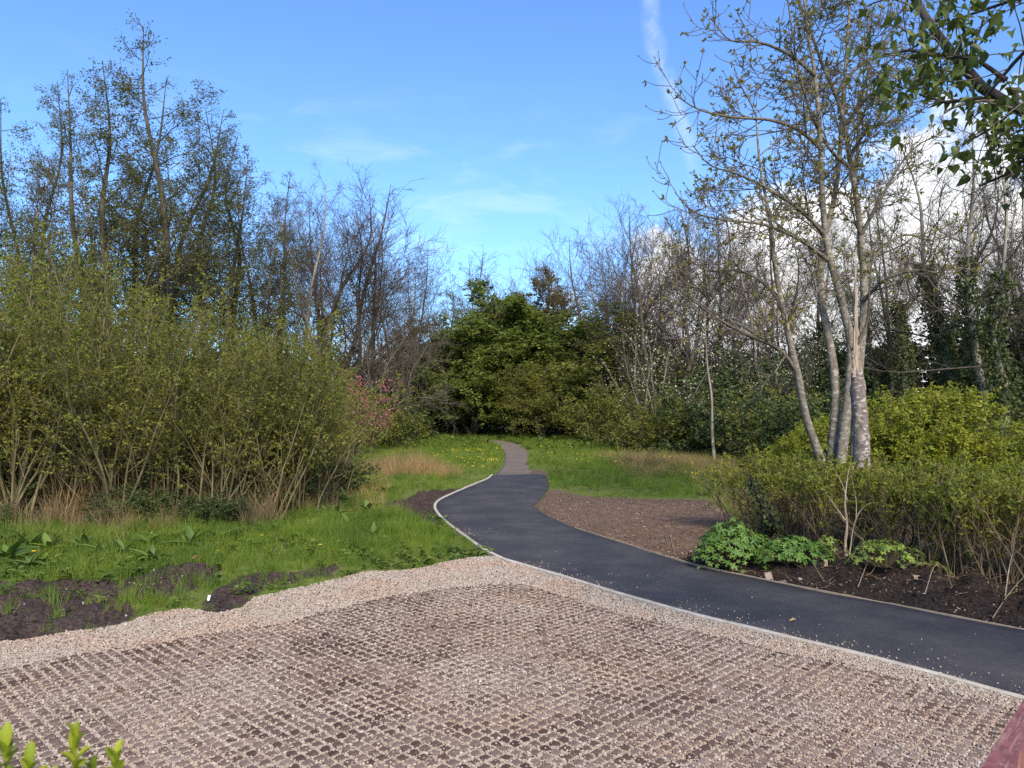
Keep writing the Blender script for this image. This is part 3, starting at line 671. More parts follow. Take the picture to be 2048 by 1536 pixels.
def bush(i):
    n, h, m = ((22, 2.6, 'leaf_bramble'), (20, 3.2, 'leaf_dense_b'), (26, 3.6, 'leaf_ivy'))[i]
    return plant(('bramble_bush', 'green_bush', 'evergreen_bush')[i], '', 'bush', fan(n, h, .6, 30, .022, 340 + i, S=8), [
        dict(n=9, t=(.08, .98), ang=50, asd=15, len=lambda t, L: L * .36 * (1.1 - t * .5), rr=.5, rmin=.007, S=5, wig=.16, tr=(-.03, .0), tip=.3),
        dict(n=5, t=(.1, 1), ang=45, asd=15, len=lambda t, L: .12 + L * .34, rr=.55, rmin=.005, S=3, wig=.16, tr=(.0, .0))],
        350 + i, 'bark_twig', 'bark_twig', m, [(2, 9, .05, dict(size=.11, width=.8, up=.7, clump=.04))], Ks=(5, 3, 3), crown='foliage')
BUILD = dict(alder=alder, bare=baretree, ivy=ivytree, dense=dense, bud=budtree, sallow=sallow, bush=bush)
PH = dict(alder=(20, 20, 20), bare=(14.5, 15.5, 14.5), ivy=(15, 15), dense=(10, 9.8, 9.2), bud=(14.6,), sallow=(5.6, 5.2, 4.2, 6.2), bush=(2.5, 3.0, 3.4))
def put(kind, i, x, Y, label, group=None, top=None, h=None, rz=None, wide=1.0, tilt=(0, 0)):
    bx_, by_ = base(x, Y); h = h or htop(top, Y); s = h / PH[kind][i]; rz = rg.random() * 6.28 if rz is None else rz
    args = ((bx_, by_, gh(bx_, by_) - .04), rz, (s * wide, s * wide, s), label, group, tilt)
    if (kind, i) not in PROTO: r, _ = BUILD[kind](i); PROTO[(kind, i)] = r; place(r, *args)
    else: r = dup(PROTO[(kind, i)], *args)
    return r

# ------------------------------------------------------------------ trees and shrubs where they stand
AL = 'tall slender alder with thin spring leaves rising behind the willow thicket'; GA = 'alders behind the thicket'
put('alder', 0, 243, 37, 'tallest alder of the row behind the thicket, straight dark trunk', top=38, rz=.5, wide=1.25)
put('alder', 1, 192, 36, AL, GA, top=88, rz=2.0, wide=1.25)
put('alder', 2, 62, 38, 'twin-stemmed alder with an open crown behind the thicket', top=85, rz=1.0, wide=1.2)
put('alder', 1, -40, 35, AL, GA, top=130, rz=4.0)
put('alder', 0, 120, 46, AL, GA, top=150, rz=3.2)
put('alder', 0, 412, 38, 'broad alder with dense twigs standing beside the leaning trunk', top=200, rz=2.6, wide=1.25)
put('alder', 1, 318, 40, 'alder with a trunk that leans towards its neighbours', top=190, rz=.3, wide=1.2, tilt=(0, .10))
put('alder', 2, 500, 42, 'shorter alder with a twiggy crown next to the bare trees', top=322, rz=4.4, wide=1.25)
put('alder', 1, 570, 50, 'thin alder standing far back beside the first bare tree', top=345, rz=5.2)
put('alder', 2, 285, 43, AL, GA, top=170, rz=5.0, wide=1.25); put('alder', 0, 465, 47, AL, GA, top=270, rz=5.6, wide=1.3)
IV = 'dark ivy-wrapped trunk standing among the alders'; GI = 'ivy trunks among the alders'
put('ivy', 0, 18, 40, IV, GI, top=300, rz=.4, wide=1.1)
put('ivy', 1, 150, 42, IV, GI, top=290, rz=1.4)
put('ivy', 0, 300, 46, IV, GI, top=330, rz=2.2)
put('ivy', 1, 540, 46, 'ivy-covered double trunk at the end of the alder row', top=400, rz=3.0)
put('ivy', 0, 622, 50, 'ivy-covered trunk under the crown of a bare tree', top=440, rz=.9)
put('ivy', 1, -80, 44, IV, GI, top=320, rz=5)
GB = 'bare trees past the end of the alders'
put('bare', 0, 720, 50, 'bare tree with a straight dark trunk and wide fine crown', top=395, rz=.2)
put('bare', 1, 640, 46, 'bare tree with two stems fanning up beside the last alder', top=330, rz=1.2)
put('bare', 2, 800, 60, 'lower bare tree with fanning stems above the arching willow', top=480, rz=2.5)
put('bud', 0, 1040, 78, 'tree in rusty brown bud topping the green crowns', top=556, rz=.3, wide=1.6)
put('alder', 2, 930, 80, 'thin-leaved tall tree showing above the green crowns at the path end', top=498, rz=.9)
put('alder', 0, 895, 84, 'narrow thin-leaved tree beside the tall one at the path end', top=545, rz=1.7)
put('bare', 2, 1045, 90, 'bare spreading tree top behind the rusty brown crown', top=505, rz=3.6, wide=1.2)
put('bud', 0, 815, 62, 'brownish budding tree behind the arching grey willow', h=9.5, rz=2.8, wide=1.2)
put('dense', 0, 1055, 66, 'largest green leafy tree crown over the end of the path', top=582, rz=.4, wide=1.75)
put('dense', 1, 945, 63, 'rounded green tree left of the largest one at the path end', top=640, rz=1.4, wide=1.5)
put('dense', 2, 1168, 60, 'olive green tree right of the path end', top=620, rz=2.4, wide=1.75)
put('dense', 1, 1130, 70, 'green tree crowding behind the olive one at the path end', top=610, rz=3.8, wide=1.4)
put('dense', 2, 1085, 57, 'low olive tree with leaning stems beside the end of the path', top=720, rz=4.6, wide=1.4)
put('dense', 0, 890, 68, 'dark green tree behind the arching grey willow', top=675, rz=5.2, wide=1.4)
put('dense', 1, 1215, 64, 'dull green tree beside the ivy-heavy trunk', top=630, rz=.9, wide=1.7)
EV = 'dark evergreen bush filling the shade under the far trees'; GE = 'evergreen bushes under the far trees'
for x, Y, h in ((850, 66, 5.5), (930, 74, 6), (1000, 76, 6.5), (1090, 72, 5.5), (1170, 72, 6), (1250, 66, 6.5), (1330, 60, 6), (780, 62, 5), (700, 58, 6), (620, 52, 5), (500, 50, 5), (380, 48, 5.5), (250, 48, 5.5), (110, 48, 6), (-20, 46, 6),
                (1420, 56, 6), (1520, 54, 5.5), (1620, 52, 6), (1720, 48, 6), (1800, 46, 5.5), (1900, 44, 6), (2010, 42, 6.5), (2110, 42, 6)):
    put('bush', 2, x, Y, EV, GE, h=h, wide=1.25)
# right-hand wood
for x, Y, top, k in ((590, 48, 352, 2), (685, 52, 372, 2), (765, 54, 415, 0), (835, 66, 520, 1), (880, 74, 560, 2)):
    put('bare', k, x, Y, 'bare tree with fine twigs between the last alder and the green crowns', 'bare trees between the alders and the green crowns', top=top, wide=1.25)
for x, Y, top, k in ((985, 92, 530, 1), (1105, 88, 510, 0), (1225, 68, 455, 2), (1300, 62, 415, 1), (1375, 56, 405, 0), (1450, 60, 430, 2)):
    put('bare', k, x, Y, 'fine-twigged bare tree on the skyline behind the green crowns and blossom', 'bare trees on the far skyline', top=top, wide=1.25)
RB = 'bare grey tree in the wood behind the yellow-green shrub'; GR = 'bare trees of the wood behind the shrubs'
for x, Y, top, k in ((1185, 74, 485, 1), (1262, 60, 430, 0), (1345, 54, 398, 2), (1415, 58, 420, 0), (1490, 50, 440, 1), (1560, 54, 420, 2), (1640, 56, 430, 0), (1850, 44, 350, 2), (1930, 48, 362, 0), (2040, 40, 320, 1), (2120, 38, 280, 2), (1700, 58, 440, 1)):
    put('bare', k, x, Y, RB if k != 2 else 'bare many-stemmed tree with a wide fine crown in the wood behind the shrubs', GR if k != 2 else 'many-stemmed bare trees of the wood', top=top, wide=1.0 if k != 2 else 1.15)
put('alder', 2, 1752, 42, 'thin-leaved dark tree standing among the bare trees of the wood', top=295, rz=.6, wide=.8)
put('ivy', 0, 1235, 57, 'ivy-heavy dark trunk beside the green trees at the path end', top=545, rz=.7, wide=1.3)
put('ivy', 1, 1290, 66, 'ivy-clad trunks behind the white-blossomed bush', top=480, rz=1.9, wide=1.1)
TI = 'ivy-clad trunk rising behind the yellow-green rounded shrub'; GT = 'ivy trunks behind the yellow-green shrub'
put('ivy', 0, 1888, 33, TI, GT, h=15, rz=2.0); put('ivy', 1, 1985, 31, TI, GT, h=15, rz=3.1, tilt=(0, .05)); put('ivy', 0, 1660, 46, 'ivy-clad trunk seen between the grey ash stems', h=13, rz=4.0)
put('ivy', 1, 1500, 52, 'ivy-clad trunks behind the pale-leaved small tree', h=12, rz=5.0); put('ivy', 0, 1790, 40, 'ivy-clad trunk among the wood right of the ash', h=14, rz=1)
put('ivy', 1, 2090, 36, TI, GT, h=15, rz=.3); put('ivy', 0, 1385, 60, 'ivy-clad trunk deep in the wood behind the blossom', h=12, rz=2.9)
MB_ = 'dull green bush at the far edge of the lawn'; GM = 'bushes at the edge of the lawn'
for x, Y, h in ((1215, 52, 3.6), (1290, 44, 3.0), (1350, 41, 2.6), (1440, 40, 3.2), (1520, 36, 2.8), (1590, 33, 2.8), (1640, 30, 2.6), (1250, 60, 5), (1400, 48, 4.2), (1560, 42, 4.2), (1480, 46, 5)):
    put('bush', 1 if int(x) % 20 else 0, x, Y, MB_ if int(x) % 20 else 'dark bramble bush at the far edge of the lawn', GM if int(x) % 20 else 'brambles at the edge of the lawn', h=h, wide=1.2)
put('bush', 1, 748, 44, 'fresh green bush below the pink blossom', h=3.0, wide=.9)
put('bush', 0, 820, 58, 'dark bramble below the arching grey willow', h=2.6, wide=1.4); put('bush', 0, 720, 50, 'dark bramble behind the pink blossom', h=3.4, wide=1.4)
# thicket of sallow
SL = 'leafy sallow shrub of many thin stems'; GS = 'sallows of the thicket'
for x, Y, i, h in ((20, 16.2, 0, 5.4), (120, 17.0, 3, 6.2), (235, 16.4, 0, 5.2), (350, 17.2, 1, 4.7), (452, 16.6, 0, 4.4), (535, 16.9, 2, 4.3), (600, 17.6, 2, 3.9), (-70, 16, 1, 5.6), (640, 20.5, 2, 3.6),
                   (60, 20, 3, 6.8), (180, 20.5, 1, 6.2), (320, 21, 3, 5.4), (430, 20.8, 1, 5.0), (530, 21, 3, 4.9), (600, 24, 1, 4.5), (665, 29, 1, 4.2), (-40, 20.5, 0, 6.6)):
    put('sallow', i, x, Y, (SL, 'dense green sallow shrub', 'low broad sallow shrub', 'upright thin-crowned sallow')[i] + (' behind the dead grass tussocks at the thicket front' if Y < 18 else ' in the back row of the thicket' if x < 600 else ' where the thicket ends by the meadow'), (GS, 'green sallows of the thicket', 'low sallows at the thicket end', 'upright sallows of the thicket')[i] + (', front' if Y < 18 else ', back' if x < 600 else ', end'), h=h, wide=(1.1, 1.15, 1.1, 1.1)[i])
BR = 'dark bramble patch at the foot of the thicket'; GBR = 'brambles at the foot of the thicket'
for x, Y, h in ((275, 15.7, .75), (430, 15.8, .65), (180, 17.8, 1.2), (560, 18, 1.0), (120, 18.2, 1.4), (370, 18.4, 1.3), (500, 18.6, 1.4), (-20, 17.8, 1.4), (650, 22, 1.1), (15, 15.3, .5)):
    put('bush', 0, x, Y, BR, GBR, h=h, wide=1.5)

# special shrubs
def special(name, label, cat, x, Y, stems, specs, seed, bark, leaf, lv, Ks=(6, 4, 3, 3), twig=None, crown='blossom', rz=0):
    t, l = plant(name, label, cat, stems, specs, seed, bark, twig, leaf, lv, Ks, crown=crown)
    bx_, by_ = base(x, Y); place(t, (bx_, by_, gh(bx_, by_) - .03), rz); return t, l
tw = lambda a, b: [dict(n=10, t=(.2, .98), ang=42, asd=12, len=lambda t, L: L * a * (1.1 - t * .6), rr=.5, rmin=.010, S=6, wig=.15, tr=(.0, .06), tip=.3),
                   dict(n=8, t=(.1, 1), ang=42, asd=14, len=lambda t, L: .15 + L * b, rr=.55, rmin=.006, S=4, wig=.17, tr=(.0, .05))]
special('flowering_shrub', 'shrub with deep pink blossom at the end of the thicket', 'shrub', 712, 38, fan(9, 3.8, .4, 11, .03, 401), tw(.36, .3), 402, 'bark_twig', 'leaf_pink', [(2, 5, .1, dict(size=.11, width=.8, clump=.06))])
special('blossom_tree', 'thin tree with scattered white blossom by the dull green bushes', 'tree', 1295, 44, fan(11, 7.0, .4, 16, .05, 403, S=10), tw(.36, .3), 404, 'bark_pale', 'leaf_white', [(2, 1, .6, dict(size=.085, width=.8, clump=.03))], twig='bark_twig')
special('pale_leaved_tree', 'small tree with a pale trunk and sparse creamy new leaves', 'tree', 1428, 34, [single(7.2, .075, (-.015, 0), .6, 405)], [
    dict(n=16, t=(.22, .98), ang=62, asd=12, len=lambda t, L: 3.4 * (1.1 - t) ** .6, rr=.36, rmin=.014, S=8, wig=.12, tr=(.0, .08), tip=.3), tw(.36, .3)[1]], 406, 'bark_pale', 'leaf_white', [(2, 3, .4, dict(size=.085, width=.7, clump=.04))], twig='bark_twig', crown='crown')
special('pale_leaved_tree', 'shrubby tree with creamy new leaves behind the ash stems', 'tree', 1560, 38, fan(9, 6.5, .4, 22, .05, 407, S=10), tw(.38, .3), 408, 'bark_twig', 'leaf_white', [(2, 1, .5, dict(size=.08, width=.7, clump=.04))], crown='crown')
# yellow-green domed shrub
g = np.random.default_rng(410); n = 170; a = g.random(n) * 6.28; sp_ = np.arccos(1 - g.random(n) * .93); ln = 3.3 * g.uniform(.8, 1.06, n)
tipd = np.c_[np.sin(sp_) * np.cos(a) * 3.25, np.sin(sp_) * np.sin(a) * 2.7, np.cos(sp_) * 2.75 + .12] * g.uniform(.9, 1.03, (n, 1)); rootd = tipd * (.22, .22, 0)
Pd = np.stack([smoothline([r_, r_ * .55 + t_ * .45 + (0, 0, .35), t_], 10) for r_, t_ in zip(rootd, tipd)]); rd = .018 * np.linspace(1, .2, 10)[None].repeat(n, 0)
yt, _ = plant('domed_shrub', 'large rounded yellow-green shrub behind the hedge', 'shrub', list(zip(Pd, rd)), [
    dict(n=10, t=(.42, 1), ang=48, asd=14, len=lambda t, L: .34 + .3 * (1 - t), rr=.5, rmin=.005, S=4, wig=.14, tr=(.03, .06)),
    dict(n=5, t=(.1, 1), ang=42, asd=14, len=lambda t, L: .12 + L * .30, rr=.55, rmin=.004, S=2, wig=.17, tr=(.0, .05))], 411, 'bark_hedge', 'bark_hedge', 'leaf_yellow', [(2, 8, .1, dict(size=.09, width=.6, up=.7, clump=.02))], Ks=(4, 3, 3), crown='foliage')
bx_, by_ = base(1850, 23); place(yt, (bx_, by_, -.05), .1, (1.28, 1.0, 1.0))
yc = dup(yt, (*base(1640, 26), -.05), 2.2, (.6, .6, .66), 'smaller yellow-green shrub behind the ash stems')
yd = dup(yt, (*base(2010, 15.6), -.05), 1.1, (.45, .45, .44), 'low bright green shrub just behind the hedge')
# arching grey willow: bare limbs sweeping out over the grass
wp = lambda *L: [at(x, y, Y) - np.array((*base(772, 47), 0)) for x, y, Y in L]
ws = [stem(wp((772, 868, 47), (785, 828, 47), (812, 790, 46.5), (825, 740, 46), (850, 700, 45.5), (868, 660, 45)), .09, .02), stem(wp((770, 868, 47), (775, 832, 47), (800, 805, 46), (840, 795, 45), (895, 802, 44)), .07, .015),
      stem(wp((768, 868, 47), (760, 800, 47), (770, 740, 47), (800, 690, 47), (830, 640, 47)), .08, .015), stem(wp((768, 868, 47), (745, 790, 48), (735, 720, 48), (738, 640, 48)), .07, .02)]
wt, _ = plant('arching_willow', 'bare grey willow with limbs arching out over the grass', 'tree', ws, [
    dict(n=12, t=(.2, 1), ang=40, asd=14, len=lambda t, L: 2.6 * (1.2 - t * .5), rr=.4, rmin=.014, S=7, wig=.12, tr=(.06, -.03), tip=.3),
    dict(n=8, t=(.1, 1), ang=38, asd=13, len=lambda t, L: L * .42, rr=.55, rmin=.009, S=5, wig=.15, tr=(.02, -.06)),
    dict(n=5, t=(.1, 1), ang=38, asd=13, len=lambda t, L: .2 + L * .35, rr=.6, rmin=.006, S=4, wig=.15, tr=(.0, -.05))], 420, 'bark_greyish', 'bark_greyish', Ks=(7, 4, 3, 3))
place(wt, (*base(772, 47), 0))

# ------------------------------------------------------------------ multi-stemmed ash, broken trunk
AX, AY = base(1680, 17.4); o3 = np.array((AX, AY, 0))
def ax(*L): return [np.array((*base(L[0][0], L[0][2]), -.05)) - o3] + [at(x, y, Y) - o3 for x, y, Y in L]
ash_st = [stem(ax((1660, 985, 17.2), (1640, 915, 17.1), (1612, 835, 16.9), (1597, 755, 16.7), (1580, 685, 16.6), (1562, 600, 16.5), (1548, 520, 16.4), (1540, 440, 16.3), (1520, 330, 16.2), (1512, 230, 16.1)), .112, .015, 30),
          stem(ax((1665, 985, 17.5), (1664, 914, 17.5), (1672, 790, 17.5), (1660, 686, 17.6), (1647, 624, 17.7), (1641, 541, 17.8), (1650, 470, 18), (1668, 400, 18.2), (1680, 300, 18.3), (1690, 150, 18.4), (1700, 0, 18.4), (1705, -120, 18.4)), .12, .015, 30),
          stem(ax((1680, 985, 17.2), (1683, 914, 17.2), (1697, 790, 17.2), (1703, 690, 17.2), (1692, 640, 17.2), (1676, 575, 17.1), (1656, 500, 17.0), (1645, 400, 17), (1640, 270, 16.9), (1630, 150, 16.8), (1612, 40, 16.8), (1604, -110, 16.8)), .125, .015, 30),
          stem(ax((1705, 985, 17.9), (1710, 914, 17.9), (1716, 760, 17.9), (1727, 640, 17.9), (1728, 559, 17.9), (1720, 450, 17.8), (1709, 373, 17.7), (1697, 300, 17.6), (1690, 250, 17.5), (1672, 190, 17.4), (1645, 130, 17.3), (1620, 60, 17.2), (1560, -80, 17.1)), .128, .016, 30)]
limb = lambda *L: stem([at(x, y, Y) - o3 for x, y, Y in L], .046, .010, 20)
limbs = [limb((1596, 748, 16.7), (1560, 700, 16.4), (1500, 672, 16), (1440, 640, 15.6), (1385, 600, 15.2), (1340, 560, 14.9), (1320, 520, 14.8)),
         limb((1590, 738, 16.7), (1545, 690, 16.9), (1490, 655, 17), (1420, 620, 17.1), (1370, 580, 17.2), (1350, 520, 17.2)),
         limb((1700, 335, 17.6), (1670, 310, 17.3), (1640, 268, 17), (1610, 190, 16.6), (1590, 100, 16.3), (1570, -40, 16)),
         limb((1709, 373, 17.7), (1716, 290, 18), (1718, 220, 18.2), (1735, 150, 18.4), (1770, 60, 18.6), (1800, -60, 18.6)),
         limb((1645, 300, 16.9), (1600, 262, 16.6), (1540, 240, 16.2), (1470, 235, 15.8), (1400, 220, 15.5), (1350, 190, 15.3)),
         limb((1650, 470, 17), (1600, 420, 16.6), (1540, 380, 16.2), (1480, 350, 15.9), (1420, 330, 15.7), (1385, 290, 15.6)),
         limb((1655, 520, 17), (1600, 480, 16.4), (1530, 450, 15.9), (1450, 440, 15.5), (1390, 425, 15.2), (1350, 385, 15)),
         limb((1630, 150, 16.8), (1580, 110, 16.5), (1520, 85, 16.2), (1460, 80, 15.9), (1425, 40, 15.8)),
         limb((1725, 560, 17.9), (1760, 500, 18), (1810, 470, 18.2), (1860, 480, 18.3), (1910, 470, 18.4)),
         limb((1728, 600, 17.8), (1770, 560, 17.2), (1830, 540, 16.8), (1880, 545, 16.5), (1920, 520, 16.4)),
         limb((1722, 470, 17.8), (1760, 400, 17.4), (1800, 330, 17.2), (1830, 295, 17.1), (1862, 275, 17)),
         limb((1700, 310, 17.6), (1740, 255, 17.2), (1790, 240, 17), (1825, 195, 16.9)),
         limb((1560, 600, 16.5), (1520, 560, 16.8), (1470, 540, 17), (1410, 540, 17.2), (1360, 500, 17.3)),
         limb((1672, 190, 17.4), (1720, 130, 17.6), (1790, 110, 17.8), (1850, 130, 18), (1890, 100, 18)),
         limb((1690, 250, 17.5), (1740, 190, 17), (1800, 180, 16.6), (1840, 150, 16.4))]
stA = np.stack([s[0] for s in ash_st]); 
g = np.random.default_rng(430); T_ash = thing('ash_tree', 'ash tree of several pale grey stems with opening buds behind the hedge', 'tree', o3)
wood_obj('trunk', [(np.stack([s[0] for s in ash_st]), np.stack([s[1] for s in ash_st]))], (12,), 'bark_ash', T_ash)
main = (np.stack([s[0] for s in limbs]), np.stack([s[1] for s in limbs]))
up_ = lambda: [dict(n=12, t=(.12, 1), ang=46, asd=14, len=lambda t, L: L * .27 * (1.2 - t * .5), rr=.5, rmin=.010, S=8, wig=.09, tr=(-.10, .22), tip=.5),
               dict(n=5, t=(.2, 1), ang=44, asd=15, len=lambda t, L: .2 + L * .34, rr=.6, rmin=.0085, S=6, wig=.10, tr=(-.10, .28), tip=.7)]
lvA = grow(limbs, up_(), 431)
# thinner side branches straight from the stems
sb = grow(ash_st, [dict(n=11, t=(.45, .99), ang=55, asd=12, len=lambda t, L: 3.0 * (1.15 - t) ** .6, rr=.3, rmin=.014, S=10, wig=.08, tr=(-.05, .14), tip=.35)] + up_(), 432)
wood_obj('branches', lvA + sb[1:], (6, 4, 4, 5, 4, 4), 'bark_greyish', T_ash)
tips = np.concatenate([lvA[-1][0], lvA[-2][0], sb[-1][0], sb[-2][0]][:1] + [lvA[-2][0][:, -7:], sb[-1][0], sb[-2][0][:, -7:]])
end, dr = tips[:, -1], nz(tips[:, -1] - tips[:, -2])
n_ = 5; pos = np.repeat(end, n_, 0); D = np.repeat(dr, n_, 0) * .9 + nz(g.normal(size=(len(pos), 3))) * .75
opened = np.repeat(g.random(len(end)) < .45, n_)
L1 = leaf_mesh(pos[opened], D[opened] + (0, 0, -.25), .105, .38, g, .5); L2 = leaf_mesh(pos[~opened], D[~opened] * (.6) + np.repeat(dr, n_, 0)[~opened], .055, .4, g, .2)
leaf_obj('crown', [L1, L2], 'leaf_ash', T_ash)
# broken trunk in front of the ash
sx, sy = base(1728, 13.4); so = np.array((sx, sy, 0)); snag = thing('broken_trunk', 'broken lichened trunk with a split pale wood spike inside the hedge', 'tree trunk', so)
def s_at(x, y, Y=13.4): return at(x, y, Y) - so
Lm, Rm = stem([(0, 0, -.05), s_at(1727, 1000), s_at(1725, 930), s_at(1721, 850), s_at(1717, 780), s_at(1714, 738)], .152, .115, 24); Rm[-3:] *= (.95, .8, .55)
V, F = tubes(Lm[None], Rm[None], 14); link('trunk', mesh('trunk', V + .012 * rg.normal(size=V.shape) * (1, 1, .4), F, MATS['bark_snag'], None, True), snag)
for L_, r0 in (([s_at(1712, 760), s_at(1710, 700), s_at(1712, 640), s_at(1711, 560), s_at(1712, 500)], .055), ([s_at(1719, 750, 13.45), s_at(1716, 700, 13.45), s_at(1715, 650, 13.45)], .045), ([s_at(1708, 755, 13.35), s_at(1706, 715, 13.35), s_at(1708, 690, 13.35)], .035)):
    P_l, R_l = stem(L_, r0, .008, 16, p=.8); V, F = tubes(P_l[None], R_l[None], 6); link('wood_spike', mesh('wood_spike', V + .006 * rg.normal(size=V.shape), F, MATS['wood_pale']), snag)
for L_, r0 in (([s_at(1714, 690), s_at(1735, 640), s_at(1740, 560), s_at(1748, 500)], .03), ([s_at(1716, 720), s_at(1700, 690), s_at(1698, 640)], .02)):
    P_l, R_l = stem(L_, r0, .006, 14); V, F = tubes(P_l[None], R_l[None], 5); link('branch', mesh('branch', V, F, MATS['bark_twig'], None, True), snag)

# ------------------------------------------------------------------ hedge and what grows at its foot
HL = smoothline(gpoly([(1452, 1062), (1560, 1094), (1700, 1128), (1880, 1166), (2060, 1194), (2330, 1232)]), 200)
hT = nz(np.gradient(HL, axis=0)); hS = np.c_[hT[:, 1], -hT[:, 0]]; hS *= -np.sign(hS[:, 1:2]) * -1      # points away from the path
g = np.random.default_rng(440); n = 420; k = g.integers(0, 200, n); off = g.random(n) ** 1.2 * 1.9
b0 = HL[k] + hS[k] * off[:, None]; z0 = relief(b0)
hgt_ = (1.40 - z0 * .8 - .15 * sst(HL[k, 0], 3.6, 3.2) + .25 * fbm(b0[:, 0], b0[:, 1], 1.2, 2)) * np.where(g.random(n) < .2, g.uniform(.4, .9, n), g.normal(1, .05, n))
D = nz(np.c_[g.normal(0, .27, (n, 2)), np.ones(n)]); Ph = walk(np.c_[b0, z0 - .03], D, hgt_ * 1.05, 8, .12, (.01, .02), g)
rh = g.uniform(.007, .016, n)[:, None] * np.linspace(1, .45, 9)[None]
hg = grow(list(zip(Ph, rh)), [dict(n=7, t=(.30, .97), ang=36, asd=14, len=lambda t, L: .42 * (1.2 - t * .7), rr=.5, rmin=.004, S=5, wig=.14, tr=(.03, .09), tip=.4),
                              dict(n=3, t=(.2, 1), ang=40, asd=15, len=lambda t, L: .07 + L * .35, rr=.6, rmin=.003, S=3, wig=.15, tr=(.0, .08))], 441)
hedge = thing('hedge', 'straggly clipped hedge of bare stems with yellow-green leaves on top', 'hedge')
wood_obj('stems', hg[:1], (5,), 'bark_hedge', hedge); wood_obj('twigs', hg[1:], (3, 3), 'bark_hedge', hedge)
tl = hg[2][0]; zz = tl[:, -1, 2]; pk = g.random(len(tl)) < np.clip((zz - .75) / .5, .10, 1)
t1 = hg[1][0]; pk1 = g.random(len(t1)) < np.clip((t1[:, -1, 2] - .8) / .5, .12, 1)
leaf_obj('foliage', [leaves_on(tl[pk], 5, .2, g, .066, .55, .6), leaves_on(t1[pk1], 5, .4, g, .072, .55, .6)], 'leaf_hedge', hedge)
ev = smoothline([(*gp(1546, 1090)[:2], 0), at(1540, 1040, 12.9), at(1520, 1000, 12.9), at(1500, 950, 13)], 17)
es = thing('ivy_stump', 'thick leaning ivy-covered stem at the open end of the hedge', 'stem', ev[0]); er = np.linspace(.085, .03, 17)
wood_obj('stem', [((ev - ev[0])[None], er[None])], (8,), 'bark_dark', es); ivy_on(es, (ev - ev[0])[None], er[None], g, .95, 420, .07, .10)
# dead pale sapling in the hedge
do = gp(1692, 1146); dead = thing('dead_sapling', 'dead sapling with bark peeled to pale wood at the front of the hedge', 'sapling', (do[0], do[1], gh(*do[:2])))
DY = do[1]; dat = lambda x, y, d=0: at(x, y, DY + d) - np.array(dead.location)
for i, (L_, r0, m_) in enumerate((([(0, 0, -.03), dat(1690, 1090), dat(1694, 1050), dat(1690, 1010), dat(1694, 960), dat(1700, 930)], .021, 'wood_pale'), ([dat(1690, 1040), dat(1672, 1015), dat(1655, 990)], .012, 'wood_tan'), ([(.05, 0, -.03), dat(1700, 1100), dat(1708, 1050, .03), dat(1722, 1020, .05), dat(1745, 1005, .08), dat(1768, 1013, .1)], .010, 'wood_tan'),
                                 ([dat(1712, 1040, .03), dat(1712, 1000, .05), dat(1702, 950, .05)], .007, 'wood_tan'), ([dat(1694, 1000), dat(1685, 970), dat(1672, 945)], .008, 'wood_tan'))):
    P_l, R_l = stem(L_, r0, .004, 16); R_l = R_l * (1 + .25 * rg.random(17)); wood_obj('trunk' if i == 0 else 'branch', [(P_l[None], R_l[None])], (7,), m_, dead)

# lobed leaf (cranesbill-like), poplar leaf, dock leaf: small solid outlines, gently curved
def outline_leaf(name, pts, mat, cup=.15, droop=.2):
    """pts: half outline (x right, y along), mirrored; a midrib fold and a drooping tip"""
    p = np.array(pts, float); n = len(p); mid = np.c_[np.zeros(n), p[:, 1]]
    Lf, Rt = np.c_[-p[:, 0], p[:, 1]], p
    zc = lambda q: cup * np.abs(q[:, 0]) - droop * q[:, 1] ** 2
    V = np.concatenate([np.c_[q, zc(q)] for q in (Lf, mid, Rt)])
    F = [(i, n + i, n + i + 1, i + 1) for i in range(n - 1)] + [(n + i, 2 * n + i, 2 * n + i + 1, n + i + 1) for i in range(n - 1)]
    return mesh(name, V, [np.array(F)], MATS[mat], None, True)
def lobed(mat, i):
    r_ = np.random.default_rng(i); a = np.radians(np.linspace(-150, 150, 21)); rad = .62 + .26 * np.cos(a * 5 * 150 / 150) * np.where(np.abs(a) < 2.6, 1, .4) + r_.normal(0, .05, 21); rad = np.clip(rad, .3, 1)
    V = [(0, 0, 0)] + [(r * math.sin(t_), r * math.cos(t_) + .0, .10 * r - .28 * r * r) for r, t_ in zip(rad, a)]
    return mesh('leaf', np.array(V), [np.array([(0, i + 1, i) for i in range(1, 21)])[:, ::-1]], MATS[mat])
